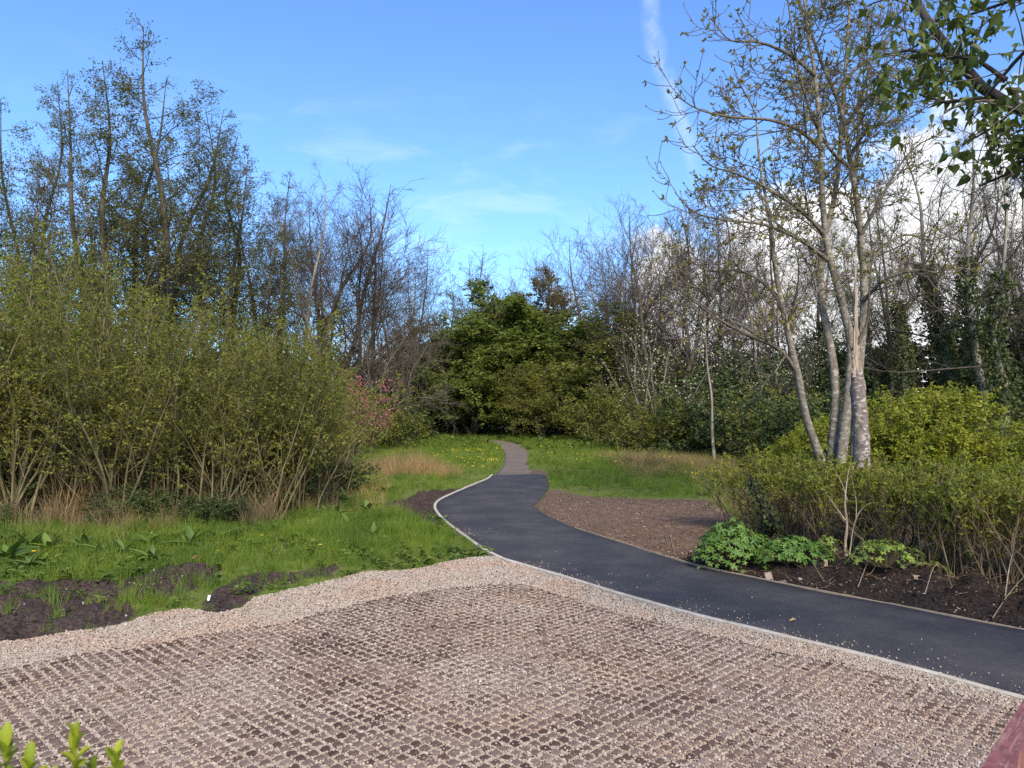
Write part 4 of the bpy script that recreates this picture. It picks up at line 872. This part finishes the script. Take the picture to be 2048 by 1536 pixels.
def mound(name, label, x, y, rx, ry, h, n, mat, size, seed):
    g = np.random.default_rng(seed); c = gp(x, y); z = gh(*c[:2]); t = thing(name, label, 'plant', (c[0], c[1], z - .02)); ms = [lobed(mat, seed + i) for i in range(4)]
    a = g.random(n) * 6.28; s = np.sqrt(g.random(n)); u = np.c_[s * np.cos(a), s * np.sin(a)]; zt_ = h * np.sqrt(np.clip(1 - s ** 2.4, 0, 1)) * (1 + .25 * fbm(u[:, 0], u[:, 1], 2.0, 2)) * g.uniform(.82, 1.06, n) + .03
    P = np.c_[u * (rx, ry), zt_]; w0 = np.c_[u * (rx, ry) * .25, np.zeros(n)]
    st_ = np.stack([w0, (w0 + P) / 2 + (0, 0, h * .12), P], 1); wood_obj('stems', [(st_, np.full((n, 3), .003))], (3,), 'bark_sallow', t)
    if n > 300:                                            # beyond the largest 300 the leaves are one mesh
        cs = [np.array([v.co for v in m_.vertices]) for m_ in ms]; Fl = np.array([p_.vertices[:] for p_ in ms[0].polygons]); Vl = []
        for i in range(300, n):
            nn = Vector((u[i, 0] * .9, u[i, 1] * .9, .75)) + Vector(g.normal(0, .25, 3)); M_ = np.array((nn.to_track_quat('Z', 'Y').to_matrix() @ Matrix.Rotation(g.random() * 6.28, 3, 'Z'))); Vl.append(cs[i % 4] @ M_.T * size * g.uniform(.5, 1.1) + P[i] * (1, 1, .93))
        tag(link('foliage', mesh('foliage', np.concatenate(Vl), [(Fl[None] + np.arange(n - 300)[:, None, None] * len(cs[0])).reshape(-1, 3)], MATS[mat]), t), kind='stuff')
    for i in range(min(n, 300)):
        o = link('leaf', ms[i % 4], t, P[i]); nrm_ = Vector((u[i, 0] * .9, u[i, 1] * .9, .75)) + Vector(g.normal(0, .22, 3)); o.rotation_euler = nrm_.to_track_quat('Z', 'Y').to_euler(); o.rotation_euler.rotate_axis('Z', g.random() * 6.28)
        k_ = size * g.uniform(.5, 1.4); o.scale = (k_, k_, k_)
    return t
mound('leafy_mound', 'tall dark green mound of lobed leaves at the open end of the hedge', 1470, 1140, .62, .42, .60, 620, 'leaf_geranium', .070, 450)
mound('leafy_mound', 'lower spreading clump of lobed leaves on the soil bank beside the tall mound', 1590, 1150, .58, .34, .34, 400, 'leaf_geranium', .062, 460)
mound('leafy_mound', 'yellowish low plant clump at the foot of the peeled dead sapling', 1775, 1172, .55, .30, .30, 140, 'leaf_geranium_light', .055, 470)
mound('leafy_mound', 'small yellowish seedling clump between the green clump and the dead sapling', 1660, 1145, .26, .2, .26, 50, 'leaf_geranium_light', .05, 480)
mound('leafy_mound', 'scattered yellowish low leaves under the hedge stems', 1845, 1160, .5, .25, .20, 50, 'leaf_geranium_light', .05, 490)

# stones and sticks on the bank
def stone(name, label, x, y, sx_, sy_, sz_, seed, z=None):
    bm = bmesh.new(); bmesh.ops.create_cube(bm, size=1); bmesh.ops.bevel(bm, geom=bm.edges[:], offset=.14, segments=1); r = np.random.default_rng(seed)
    for v in bm.verts: v.co = Vector((v.co.x * sx_, v.co.y * sy_, v.co.z * sz_)) * float(r.uniform(.82, 1.12))
    me = bpy.data.meshes.new(name); bm.to_mesh(me); bm.free(); me.materials.append(MATS['stone']); c = gp(x, y); o = link(name, me, None, (c[0], c[1], gh(*c[:2]) + sz_ * .35)); o.rotation_euler = (r.uniform(-.4, .4), r.uniform(-.4, .4), r.uniform(0, 6)); return tag(o, label, 'stone')
stone('brick_lump', 'squarish broken brick lump stuck in the dark soil bank', 1536, 1160, .10, .07, .11, 1)
stone('stone', 'flat pinkish stone lying below the broken brick lump', 1563, 1168, .13, .07, .04, 2)
stone('stone', 'small pointed pale stone upright in the bank below the green clump', 1652, 1158, .05, .03, .09, 3)
stone('stone', 'pale chipped stone on the bank under the yellowish seedlings', 1838, 1180, .14, .08, .05, 4)
stone('stone', 'small grey stone at the timber edging', 1600, 1168, .06, .05, .03, 5)
def stick(label, pts, r0, mat='wood_tan', name='fallen_stick'):
    P = np.array([(*gp(x, y)[:2], 0) for x, y, _ in pts]); P[:, 2] = [gh(p[0], p[1]) + h for p, (_, _, h) in zip(P, pts)]
    c = P[0].copy(); Lq, Rq = stem(P - c, r0, r0 * .35, 14); V, F = tubes(Lq[None], Rq[None], 5); return tag(link(name, mesh(name, V, F, MATS[mat], None, True), None, c), label, 'stick')
stick('long thin twig curving across the bare reddish soil', [(1340, 1075, .03), (1352, 1115, .02), (1372, 1130, .03), (1420, 1128, .05), (1455, 1142, .04)], .007)
stick('short stick leaning on the bank below the yellowish clump', [(1716, 1190, .02), (1728, 1178, .08), (1738, 1165, .16)], .007)
stick('thin dark stick lying against the timber edging', [(1735, 1212, .03), (1770, 1222, .03)], .012, 'bark_twig')
stick('curved twig lying on the dark soil below the green clump', [(1628, 1160, .03), (1650, 1172, .04), (1668, 1172, .05)], .005)
stick('tangle twig bent over the bank below the hedge stems', [(1850, 1205, .02), (1870, 1190, .10), (1890, 1188, .06), (1905, 1200, .02)], .006)
stick('pale bent stick standing out of the bank beside the hedge', [(2010, 1215, .0), (2018, 1200, .22), (2026, 1195, .45)], .009)
stick('long stick lying slanting at the foot of the hedge', [(1985, 1245, .03), (2020, 1225, .10), (2060, 1205, .14)], .006)
stick('broken root end poking from the soil bank', [(1860, 1180, .04), (1900, 1176, .06), (1940, 1180, .03)], .012, 'bark_hedge')
o = link('fallen_leaf', outline_leaf('fallen_leaf', [(.0, 0), (.2, .2), (.28, .5), (.15, .8), (0, 1)], 'leaf_fallen_yellow', 1.2, .2), None, (*gp(1578, 1252)[:2], .05)); o.scale = (.045, .10, .06); o.rotation_euler = (.3, .5, -1.2); tag(o, 'curled yellow fallen leaf lying on the black path', 'leaf')
o = link('paper_scrap', outline_leaf('paper_scrap', [(.05, 0), (.25, .1), (.22, .5), (.3, .9), (.1, 1)], 'white_litter', .3, .6), None, (*gp(416, 1214)[:2], gh(*gp(416, 1214)[:2]) + .03)); o.scale = (.06, .09, .06); o.rotation_euler = (.9, .2, .3); tag(o, 'small white scrap on the dark mud beside the gravel', 'litter')

# ------------------------------------------------------------------ verge plants
def blade_clump(n, h, lean, w0, mat, seed, base_r, S=4, droop=-.08):
    g = np.random.default_rng(seed); a = g.random(n) * 6.28; P0 = np.c_[g.normal(0, base_r, (n, 2)), np.zeros(n)]; an = np.abs(g.normal(0, lean, n))
    D = np.c_[np.sin(an) * np.cos(a), np.sin(an) * np.sin(a), np.cos(an)]; L = h * g.uniform(.55, 1.15, n)
    P = walk(P0, D, L, S, .06, (0, droop * 2), g); T = nz(np.gradient(P, axis=1)); side = nz(np.cross(T, g.normal(size=(n, 1, 3)))); wd = (w0 * np.linspace(1, .08, S + 1))[None, :, None]
    V = np.stack([P - side * wd, P + side * wd], 2).reshape(-1, 3); b = (np.arange(n)[:, None] * (S + 1) + np.arange(S)[None]).ravel() * 2
    return mesh('blades', V, [np.c_[b, b + 1, b + 3, b + 2]], MATS[mat], {'rnd': np.repeat(g.random(n), (S + 1) * 2)})
TUS = [blade_clump(210, .9, .40, .0046, 'dead_grass', 500 + i, .16, 6, -.09) for i in range(3)]
REED = [blade_clump(330, 1.0, .42, .0055, 'dead_reed', 510 + i, .42, 5, -.07) for i in range(2)]
def clump(meshes, i, name, label, cat, x, y, s, group=None):
    c = gp(x, y); t = thing(name, label, cat, (c[0], c[1], gh(*c[:2]) - .02), group); link('blades', meshes[i], t); t.rotation_euler = (0, 0, rg.random() * 6.28); t.scale = (s, s, s) if not isinstance(s, tuple) else s
    return t
DG = 'tussock of tan dead grass at the foot of the thicket'; GD = 'dead grass tussocks'
for x, y, s in ((60, 1070, 1.0), (150, 1066, .9), (215, 1066, 1.1), (255, 1070, .9), (322, 1066, .75), (345, 1052, .8), (500, 1052, 1.1), (535, 1046, 1.2), (560, 1030, 1.0), (110, 1050, 1.2), (420, 1040, 1.0), (610, 1030, .9), (470, 1030, 1.2), (650, 1010, .9), (690, 985, .9), (10, 1060, 1.1)):
    clump(TUS, int(x) % 3, 'dead_grass_tussock', DG, 'grass', x, y, s * .72, GD)
for x, Y, s in ((40, 17, 1.7), (95, 17.4, 1.6), (160, 17, 1.8), (205, 17.6, 1.7), (265, 17.8, 1.6), (330, 17.2, 1.8), (400, 17.6, 1.7), (455, 17.4, 1.9), (515, 17.2, 1.9), (575, 17.6, 1.6), (620, 18.2, 1.5)):
    y = 815 + CAM_H * FPX / Y; clump(TUS, int(x) % 3, 'dead_stem_tangle', 'tall tangle of dead brown stems between the sallow stems', 'dead stems', x, y, (s * 1.2, s * 1.2, s), 'dead stems inside the thicket')
for j, (x, y, s) in enumerate(((765, 940, .75), (795, 944, .95), (830, 947, 1.1), (862, 950, .85), (890, 953, .6), (815, 936, 1.0), (850, 938, .8), (742, 936, .7), (905, 948, .5), (780, 950, .6))):
    clump(REED, j % 2, 'rush_tussock', 'big tussock of orange-tan dead rushes beside the path', 'grass', x, y, (s, s, s * .85), 'tan rush tussocks')
for j, (x, y, s) in enumerate(((1265, 930, .8), (1295, 935, .9), (1330, 932, .8), (1370, 936, .7), (1410, 940, .7), (1475, 948, .7), (1520, 945, .8))):
    clump(TUS, j % 3, 'dead_grass_tussock', 'pale dry grass tussock at the far edge of the lawn by the bushes', 'grass', x, y, (s * 2.4, s * 2.4, s * .95), 'dry grass at the lawn edge')
for j, (x, y, s) in enumerate(((905, 871, .9), (925, 870, .9), (1110, 872, 1), (1140, 873, 1), (1165, 875, .8), (1200, 878, .9), (880, 869, .8))):
    clump(REED, j % 2, 'reed_clump', 'brown dead reeds standing under the far trees', 'reeds', x, y, (s * 1.6, s, s * 1.3), 'dead reeds under the far trees')
dock_leaf = [outline_leaf('leaf', [(.012, 0), (.014, .16), (.10, .22), (.15, .34), (.145, .5), (.12, .68), (.07, .88), (0, 1)], 'leaf_dock', .5 + .25 * i, .35 + .35 * i) for i in range(3)]
def dock(label, x, y, s, group, nl=10):
    c = gp(x, y); t = thing('dock_plant', label, 'plant', (c[0], c[1], gh(*c[:2]) - .01), group); t.rotation_euler = (0, 0, rg.random() * 6.28); t.scale = (s, s, s)
    for i in range(nl):
        o = link('leaf', dock_leaf[i % 3], t, (0, 0, .02)); k_ = rg.uniform(.20, .43); o.scale = (k_ * 1.1, k_, k_); o.rotation_euler = (R_(rg.uniform(38, 82)), R_(rg.uniform(-15, 15)), i * 6.28 / nl + rg.normal(0, .3))
    return t
DK = 'broad-leaved dock plant in the verge grass before the thicket'
for x, y, s in ((20, 1120, 1.2), (60, 1098, 1.1), (100, 1105, 1.0), (120, 1085, 1.2), (15, 1090, 1.1), (165, 1100, .9), (200, 1110, 1.0), (245, 1115, 1.0), (300, 1095, .9), (345, 1082, 1.0), (380, 1100, 1.1), (440, 1085, .8), (300, 1125, .8), (545, 1070, .9), (625, 1058, 1.0), (668, 1040, 1.1), (700, 1058, .9), (690, 1005, 1.1), (735, 1025, .9), (745, 1080, .8), (655, 1032, .9), (60, 1135, 1.0), (715, 985, 1.0), (770, 985, .8)):
    dock(DK, x, y, s, 'docks in the verge')
DF = 'leafy dock clump in the far meadow near the bend of the old path'
for x, y, s in ((880, 886, 1.5), (905, 882, 1.5), (935, 880, 1.6), (960, 884, 1.4), (975, 890, 1.3), (1060, 880, 1.6), (1085, 884, 1.6), (1110, 882, 1.5), (1140, 885, 1.5), (1165, 888, 1.4), (1110, 912, 1.3), (1095, 900, 1.3), (1180, 900, 1.3), (1215, 895, 1.5), (850, 885, 1.5), (1150, 903, 1.3), (940, 893, 1.3), (1045, 884, 1.5), (1240, 900, 1.3), (1040, 878, 1.6)):
    dock(DF, x, y, s * .95, 'docks in the far meadow', 9)
# flowers
def flower(name, label, x, y, h, r_, mat, group, npet=9):
    c = gp(x, y); t = thing(name, label, 'flower', (c[0], c[1], gh(*c[:2])), group)
    wood_obj('stem', [(np.array([[(0, 0, 0), (.01, 0, h / 2), (0, .01, h)]]), np.full((1, 3), .003))], (4,), 'bark_sallow', t)
    a = np.arange(npet) * 6.28 / npet; pos = np.tile((0, .01, h), (npet, 1)); V, F, q_ = leaf_mesh(pos, np.c_[np.cos(a), np.sin(a), np.full(npet, .35)], r_, .6, rg, 2, .1)
    link('petals', mesh('petals', V, [F], MATS[mat]), t)
for x, y in ((66, 1120), (395, 1040), (518, 1060), (523, 1090), (435, 1128), (640, 1112), (697, 1038), (545, 1045)):
    flower('dandelion', 'yellow dandelion-like flower in the verge grass', x, y, .16, .03, 'petal_gold', 'yellow flowers in the verge', 14)
for x, y in ((302, 1080), (308, 1084), (314, 1078), (318, 1083), (405, 1070), (362, 1045), (474, 1052)):
    flower('white_flower', 'small white flower among the dock leaves in the verge', x, y, .14, .022, 'petal_white', 'white flowers in the verge', 7)
for x, y, r_ in ((500, 1083, .1), (283, 1090, .1), (385, 1135, .11), (318, 1092, .08)):
    c = gp(x, y); o = link('fallen_leaf', outline_leaf('fallen_leaf', [(.0, 0), (.3, .2), (.38, .5), (.25, .8), (0, 1)], 'leaf_fallen', .5, .3), None, (c[0], c[1], gh(*c[:2]) + .09)); o.scale = (r_ * .8,) * 3; o.rotation_euler = (rg.uniform(.4, 1.0), .3, rg.uniform(0, 6)); tag(o, 'withered orange-brown leaf caught in the verge grass', 'leaf', 'withered leaves in the verge')

# ------------------------------------------------------------------ grass, weeds, litter (nobody could count them)
GR_ = [blade_clump(16, .17, .45, .0042, 'grass_blade', 600 + i, .035, 3) for i in range(4)] + [blade_clump(14, .30, .35, .005, 'grass_blade', 610 + i, .05, 4) for i in range(2)]
def fieldpts(n, x0, x1, y0, y1, powr=1.0):
    g = np.random.default_rng(int(n) + 3); y = y0 + (y1 - y0) * g.random(n) ** powr; return np.c_[x0 + (x1 - x0) * g.random(n), y]
def grassy(P, edge=.03, over=0.0):
    jit = .22 * fbm(P[:, 0], P[:, 1], 1.5, 3) * 2
    ok = (np.minimum(sdf(P, PATH), sdf(P, OLD)) > edge) & (sdf(P, GRAVEL) > edge - over * np.clip(.2 + 2.5 * fbm(P[:, 0], P[:, 1], 3, 2), 0, 1)) & (sdf(P, BANK) > .1) & (sdf(P, BARE) + jit > .0) & (sdf(P, BARE2) + jit > 0)
    return ok & ((sdf(P, THICK) + jit > -.5)) & (sdf(P, HEDGE) > -1.6)
P = np.vstack([fieldpts(30000, -11, 3.5, 8.2, 17), fieldpts(60000, -16, 20, 16, 62, 1.25)])
P = P[np.abs(P[:, 0]) < P[:, 1] * .72 + 1.5]; P = P[grassy(P, .03, .35)]
md = np.max([sst(-sdf(P, p) + .7 * fbm(P[:, 0], P[:, 1], 2.2, 3), -.15, .12) for p in MUD], axis=0); dens = np.clip(.70 + 1.6 * fbm(P[:, 0], P[:, 1], .8, 3), .25, 1)
P = P[rg.random(len(P)) < dens * (1 - .86 * md)]; n = len(P); far = P[:, 1] > 17
pick = np.where(rg.random(n) < (.03 + .16 * sst(-sdf(P, THICK), -2.0, 0) * (P[:, 1] < 22)), rg.integers(4, 6, n), rg.integers(0, 4, n))
short = 1 - .55 * sst(-dline(P, KL[::2]), -.9, -.15) - .4 * sst(.7 - np.abs(sdf(P, GRAVEL)), 0, .5) - .3 * sst(-sdf(P, BARE), -1.0, 0)
scatter('grass', GR_, np.c_[P, np.maximum(relief(P), np.where(sdf(P, GRAVEL) < 0, .01, -1)) - .01], np.c_[rg.normal(0, .14, (n, 2)), rg.random(n) * 6.28], rg.uniform(.4, 1.1, n) * np.clip(1 + 1.5 * fbm(P[:, 0], P[:, 1], 1.1, 3), .5, 1.7) * np.where(far, .85 + .012 * (P[:, 1] - 17), .8 + .35 * sst(P[:, 1], 11.5, 14)) * np.clip(short, .28, 1), pick)
dryp = [blade_clump(14, .30, .4, .005, 'grass_dry', 620 + i, .06, 3) for i in range(2)]
P = np.vstack([fieldpts(5200, gp(1230, 935)[0], 16, 27, 40), fieldpts(2200, -9, -2, 13, 30), fieldpts(2600, 3.4, 9, 11, 20)]); P = P[grassy(P) & ((sdf(P, THICK) < 1.0) | (P[:, 0] > 3))]; n = len(P)
P = P[rg.random(n) < np.clip(.4 + 2 * fbm(P[:, 0], P[:, 1], .5, 2), 0, 1)]; n = len(P)
scatter('dry_grass', dryp, np.c_[P, relief(P) - .01], np.c_[rg.normal(0, .1, (n, 2)), rg.random(n) * 6.28], rg.uniform(.7, 1.4, n), rg.integers(0, 2, n))
def weed_mesh(seed):
    g = np.random.default_rng(seed); n = 9; a = g.random(n) * 6.28; pos = np.c_[g.normal(0, .03, (n, 2)), g.uniform(.01, .09, n)]
    V, F, q_ = leaf_mesh(pos, np.c_[np.cos(a), np.sin(a), g.uniform(0, .6, n)], .075, .7, g, 1.5); return mesh('weed', V, [F], MATS['leaf_weed'])
wd = [weed_mesh(i) for i in range(3)]
P = np.vstack([fieldpts(5200, -9, 2.2, 8.5, 17.5), fieldpts(3500, -7, 14, 44, 66)]); P = P[grassy(P)]; P = P[rg.random(len(P)) < np.clip(.35 + 2.4 * fbm(P[:, 0], P[:, 1], .7, 3), .04, 1) * (1 - .8 * mudmask(P))]; n = len(P)
scatter('low_weeds', wd, np.c_[P, relief(P)], np.c_[rg.normal(0, .1, (n, 2)), rg.random(n) * 6.28], rg.uniform(.7, 1.3, n) * (1 + .9 * (P[:, 1] > 30)), rg.integers(0, 3, n))
def bud_mesh(seed):
    g = np.random.default_rng(seed); a = np.arange(6) * 1.05; V, F, q_ = leaf_mesh(np.zeros((6, 3)), np.c_[np.cos(a), np.sin(a), np.full(6, .5)], .022, .8, g, 2); return mesh('buttercup', V, [F], MATS['petal_yellow'])
P = np.vstack([fieldpts(900, gp(930, 905)[0] - 1, gp(1010, 905)[0], 29, 48), fieldpts(700, 1.2, 9, 30, 56)]); P = P[grassy(P, .1)]; P = P[rg.random(len(P)) < np.clip(.3 + 2.5 * fbm(P[:, 0], P[:, 1], .6, 2), .03, 1)]; n = len(P)
scatter('buttercups', [bud_mesh(1), bud_mesh(2)], np.c_[P, relief(P) + .2 + .06 * rg.random(n)], np.c_[rg.normal(0, .3, (n, 2)), rg.random(n) * 6.28], rg.uniform(.9, 1.6, n), rg.integers(0, 2, n))
def bit_mesh(seed):
    g = np.random.default_rng(seed); V, F, q_ = leaf_mesh(np.zeros((1, 3)), np.array([[1., 0, .1]]), .05, .5, g, 2); return mesh('bit', V, [F], MATS['litter'])
P = np.vstack([fieldpts(6500, 1.5, 8, 6.8, 15), fieldpts(4200, -9, -2.2, 13, 18), fieldpts(5200, .3, 5, 11, 22)]); P = P[(sdf(P, BANK) < .2) | (sdf(P, BARE) < .1) | (sdf(P, HEDGE) < .3) | (sdf(P, THICK) < .3)]; P = P[sdf(P, PATH) > .03]; n = len(P)
scatter('leaf_litter', [bit_mesh(i) for i in range(3)], np.c_[P, relief(P) + .008], np.c_[rg.normal(0, .35, (n, 2)), rg.random(n) * 6.28], rg.uniform(.35, 1.3, n), rg.integers(0, 3, n))
P = np.vstack([fieldpts(2600, 1.5, 8, 6.8, 13), fieldpts(500, .3, 5, 11, 20), fieldpts(900, -8, 0, 8, 12)]); P = P[((sdf(P, BANK) < .1) & (rg.random(len(P)) < np.exp(-3.0 * sdf(P, PATH)) + .08)) | (sdf(P, BARE) < 0) | ((mudmask(P) > .6) & (rg.random(len(P)) < .35))]; P = P[(sdf(P, PATH) > 0) & (sdf(P, GRAVEL) > 0)]; n = len(P)
scatter('soil_stones', pebs, np.c_[P, relief(P) + .004], rg.random((n, 3)) * 6.28, np.clip(rg.lognormal(0, .4, n), .4, 2.5) * .0095, rg.integers(0, 5, n))

# ------------------------------------------------------------------ overhanging branch of the tree beside the camera
po = np.array((6.3, 4.2, 0)); pop = thing('poplar_tree', 'big-leaved tree reaching a dark limb over the path from outside the view', 'tree', po)
pat = lambda x, y, Y: at(x, y, Y) - po
wood_obj('trunk', [tuple(a[None] for a in stem([(0, 0, -.05), (.05, .0, 2), (-.1, .1, 4), (.1, .1, 7), (.1, .0, 10)], .30, .12, 24))], (12,), 'bark_dark', pop)
pl = [stem([(-.05, .1, 3.5), pat(2200, 280, 4.7), pat(2048, 215, 5.0), pat(1985, 195, 5.1), pat(1895, 95, 5.3), pat(1845, 25, 5.5), pat(1800, -60, 5.6)], .065, .026, 20), stem([(-.1, .05, 3.3), pat(2150, 200, 4.4), pat(2055, 90, 4.5), pat(2012, 160, 4.6), pat(1960, 200, 4.7), pat(1905, 203, 4.8), pat(1850, 214, 4.9), pat(1838, 188, 4.9)], .03, .008, 20),
      stem([(-.1, .1, 3.6), pat(2200, 330, 4.6), pat(2048, 315, 4.8), pat(2010, 350, 4.9), pat(1965, 362, 5.0), pat(1958, 372, 5)], .028, .008, 20), stem([pat(1985, 195, 5.1), pat(1968, 250, 5.1), pat(1990, 285, 5.0), pat(2030, 300, 4.9), pat(2060, 298, 4.9)], .014, .006, 20),
      stem([(-.1, .1, 4.2), pat(2250, 60, 4.6), pat(2100, -20, 4.8), pat(1980, 20, 5.0), pat(1900, 40, 5.1), pat(1820, 100, 5.2), pat(1765, 110, 5.2)], .03, .006, 20), stem([pat(2012, 160, 4.6), pat(1950, 120, 4.7), pat(1880, 110, 4.9), pat(1800, 105, 5.0), pat(1745, 165, 5.0)], .014, .004, 20)]
lp = grow(pl, [dict(n=26, t=(.30, 1), ang=55, asd=16, len=lambda t, L: .52 * (1.2 - t * .5), rr=.4, rmin=.004, S=6, wig=.14, tr=(.0, .03), tip=.5)], 700)
wood_obj('limbs', lp[:1], (8,), 'bark_dark', pop); wood_obj('twigs', lp[1:], (4,), 'bark_greyish', pop)
g = np.random.default_rng(701); pls = [outline_leaf('leaf', [(0, 0), (.18, .05), (.30, .20), (.30, .38), (.19, .66), (.07, .92), (0, 1.1)], 'leaf_poplar', .3 + .15 * i, .1 + .15 * i) for i in range(3)]
tw_ = lp[1][0]; cand = np.concatenate([tw_[:, 2], tw_[:, 3], tw_[:, 4], tw_[:, 6], tw_[:, 6], tw_[:, 5]]); wp_ = cand + po; X_ = 1024 + wp_[:, 0] / wp_[:, 1] * FPX; Yp = 815 - (wp_[:, 2] - CAM_H) / wp_[:, 1] * FPX
outc = cand[(X_ >= 2070) | (Yp <= -30)]; cand = cand[(X_ < 2070) & (X_ > 1735) & (Yp > -30) & (Yp < 330) & ((X_ > 1850) | (g.random(len(X_)) < .35))]; g.shuffle(cand)
allp = np.concatenate([cand + g.normal(0, .05, cand.shape) for _ in range(4)])[:640]; g.shuffle(allp)
for c in allp[:300]:
    o = link('leaf', pls[int(g.integers(3))], pop, c); k_ = g.uniform(.05, .098); o.scale = (k_,) * 3
    o.rotation_euler = (R_(g.normal(-38, 24)), R_(g.normal(0, 25)), g.random() * 6.28)
ex = np.concatenate([allp[300:]] + [outc + g.normal(0, .06, outc.shape) for _ in range(3)]); a_ = g.random(len(ex)) * 6.28; V, F, q_ = leaf_mesh(ex, np.c_[np.cos(a_), np.sin(a_), g.normal(-.8, .4, len(ex))], .08, .62, g, 1.0)
tag(link('foliage', mesh('foliage', V, [F], MATS['leaf_poplar']), pop), kind='stuff')
for c in cand[:14]:
    Lc = stem([c, c + (0, .005, -.05), c + (.01, 0, -.12)], .006, .003, 8); wood_obj('catkin', [tuple(a[None] for a in Lc)], (5,), 'leaf_hedge', pop)

# ------------------------------------------------------------------ young shoots and painted rail right by the camera
sh = np.array((*base(120, 1.25), 0.)); shrub = thing('evergreen_shrub', 'shrub with bright yellow-green shoot tips rising close to the gravel edge', 'shrub', sh)
sl1 = outline_leaf('leaf', [(0, 0), (.10, .15), (.20, .45), (.22, .68), (.15, .88), (0, 1)], 'leaf_shoot', .8, .2); sl2 = outline_leaf('leaf', [(0, 0), (.14, .15), (.28, .45), (.26, .7), (.14, .92), (0, 1)], 'leaf_shoot_dark', .3, .3)
g = np.random.default_rng(710)
for x, y, Y, s in ((150, 1500, 1.25, 1), (12, 1512, 1.15, .9), (235, 1530, 1.2, .9), (60, 1545, 1.3, .9), (190, 1570, 1.3, .9), (110, 1580, 1.2, .9), (-40, 1530, 1.3, 1), (290, 1590, 1.3, .8)):
    tip = at(x, y - 12, Y) - sh; root = np.array((g.normal(0, .06), g.normal(0, .05), -.02)); Lq = stem([root, root * .5 + tip * .5 + (g.normal(0, .04), 0, .1), tip - (0, 0, .03)], .010, .003, 14); wood_obj('stem', [tuple(a[None] for a in Lq)], (5,), 'bark_sallow', shrub)
    for i in range(12):
        o = link('leaf', sl1 if i < 9 else sl2, shrub, tip - (0, 0, .006 * i)); k_ = s * g.uniform(.030, .046); o.scale = (k_,) * 3
        o.rotation_euler = (R_(80 - 5.5 * i + g.normal(0, 9)), 0, i * 2.4 + g.normal(0, .3))
    for i in range(12):
        f = .55 + .4 * g.random(); j_ = int(f * 14); o = link('leaf', sl2, shrub, Lq[0][j_]); k_ = g.uniform(.035, .05); o.scale = (k_,) * 3; o.rotation_euler = (R_(g.normal(15, 20)), 0, g.random() * 6.28)
ra, rb = at(1922, 1616, 1.30), at(2022, 1516, 1.62); rd_ = rb - ra; rd_[2] = 0; rd_ /= np.linalg.norm(rd_); r0_ = (ra + rb) / 2; r0_[2] = (ra[2] + rb[2]) / 2
rail = thing('painted_railing', 'red-brown painted timber rail at the edge of the gravel', 'railing', (r0_[0], r0_[1], 0)); rail.rotation_euler = (0, 0, math.atan2(rd_[1], rd_[0]))
def bar(name, c, size, bev=.008, mat='red_paint'):
    bm = bmesh.new(); bmesh.ops.create_cube(bm, size=1)
    for v in bm.verts: v.co = Vector(v.co) * Vector(size) if False else Vector((v.co.x * size[0], v.co.y * size[1], v.co.z * size[2]))
    bmesh.ops.bevel(bm, geom=bm.edges[:], offset=bev, segments=3); me = bpy.data.meshes.new(name); bm.to_mesh(me); bm.free(); me.materials.append(MATS[mat]); return link(name, me, rail, c)
bar('top_rail', (.6, 0, r0_[2] - .03), (2.6, .046, .06), .012); bar('lower_rail', (.6, 0, r0_[2] - .55), (2.5, .045, .06))
for x in (-.72, .98, 1.85): bar('post', (x, 0, (r0_[2] - .064) / 2), (.07, .07, r0_[2] - .066))

# twigs, roots and clods strewn over the bank and under the thicket
def twig_mesh(seed):
    g = np.random.default_rng(seed); P_, = walk(np.zeros((1, 3)), np.array([[1., 0, .1]]), np.array([.32]), 5, .16, (0, 0), g); V, F = tubes(P_[None], np.linspace(.0045, .002, 6)[None], 4); return mesh('twig', V, [F], MATS['litter'])
def clod_mesh(seed):
    bm = bmesh.new(); bmesh.ops.create_icosphere(bm, subdivisions=2, radius=1); r = np.random.default_rng(seed)
    for v in bm.verts: v.co = Vector(v.co) * float(r.uniform(.7, 1.2)); v.co.z *= .7
    me = bpy.data.meshes.new('clod'); bm.to_mesh(me); bm.free(); me.materials.append(MATS['clod']); return me
m, t, out = newmat('clod'); n_ = noise_(t, obj_(t), 3, 4); princ(t, out, mix_(t, n_, (.012, .009, .0075), (.06, .044, .037)), .95, .1, n_, .6, .1)
P = np.vstack([fieldpts(900, 1.2, 8, 6.8, 14), fieldpts(500, -9, -2.2, 14.5, 18)]); P = P[(sdf(P, BANK) < .05) | (sdf(P, THICK) < 0)]; n = len(P)
scatter('twig_litter', [twig_mesh(i) for i in range(4)], np.c_[P, relief(P) + .015], np.c_[rg.normal(0, .25, (n, 2)), rg.random(n) * 6.28], rg.uniform(.4, 1.4, n), rg.integers(0, 4, n))
P = np.vstack([fieldpts(2600, 1.2, 8, 6.8, 14), fieldpts(2600, -9, 0, 8, 13)]); ok = (sdf(P, BANK) < -.02) | (mudmask(P) > .7); P = P[ok & (sdf(P, GRAVEL) > .05) & (sdf(P, PATH) > .08)]; n = len(P)
scatter('soil_clods', [clod_mesh(i) for i in range(4)], np.c_[P, relief(P) - .004], rg.random((n, 3)) * 6.28, np.clip(rg.lognormal(0, .6, n), .3, 4) * .014, rg.integers(0, 4, n))
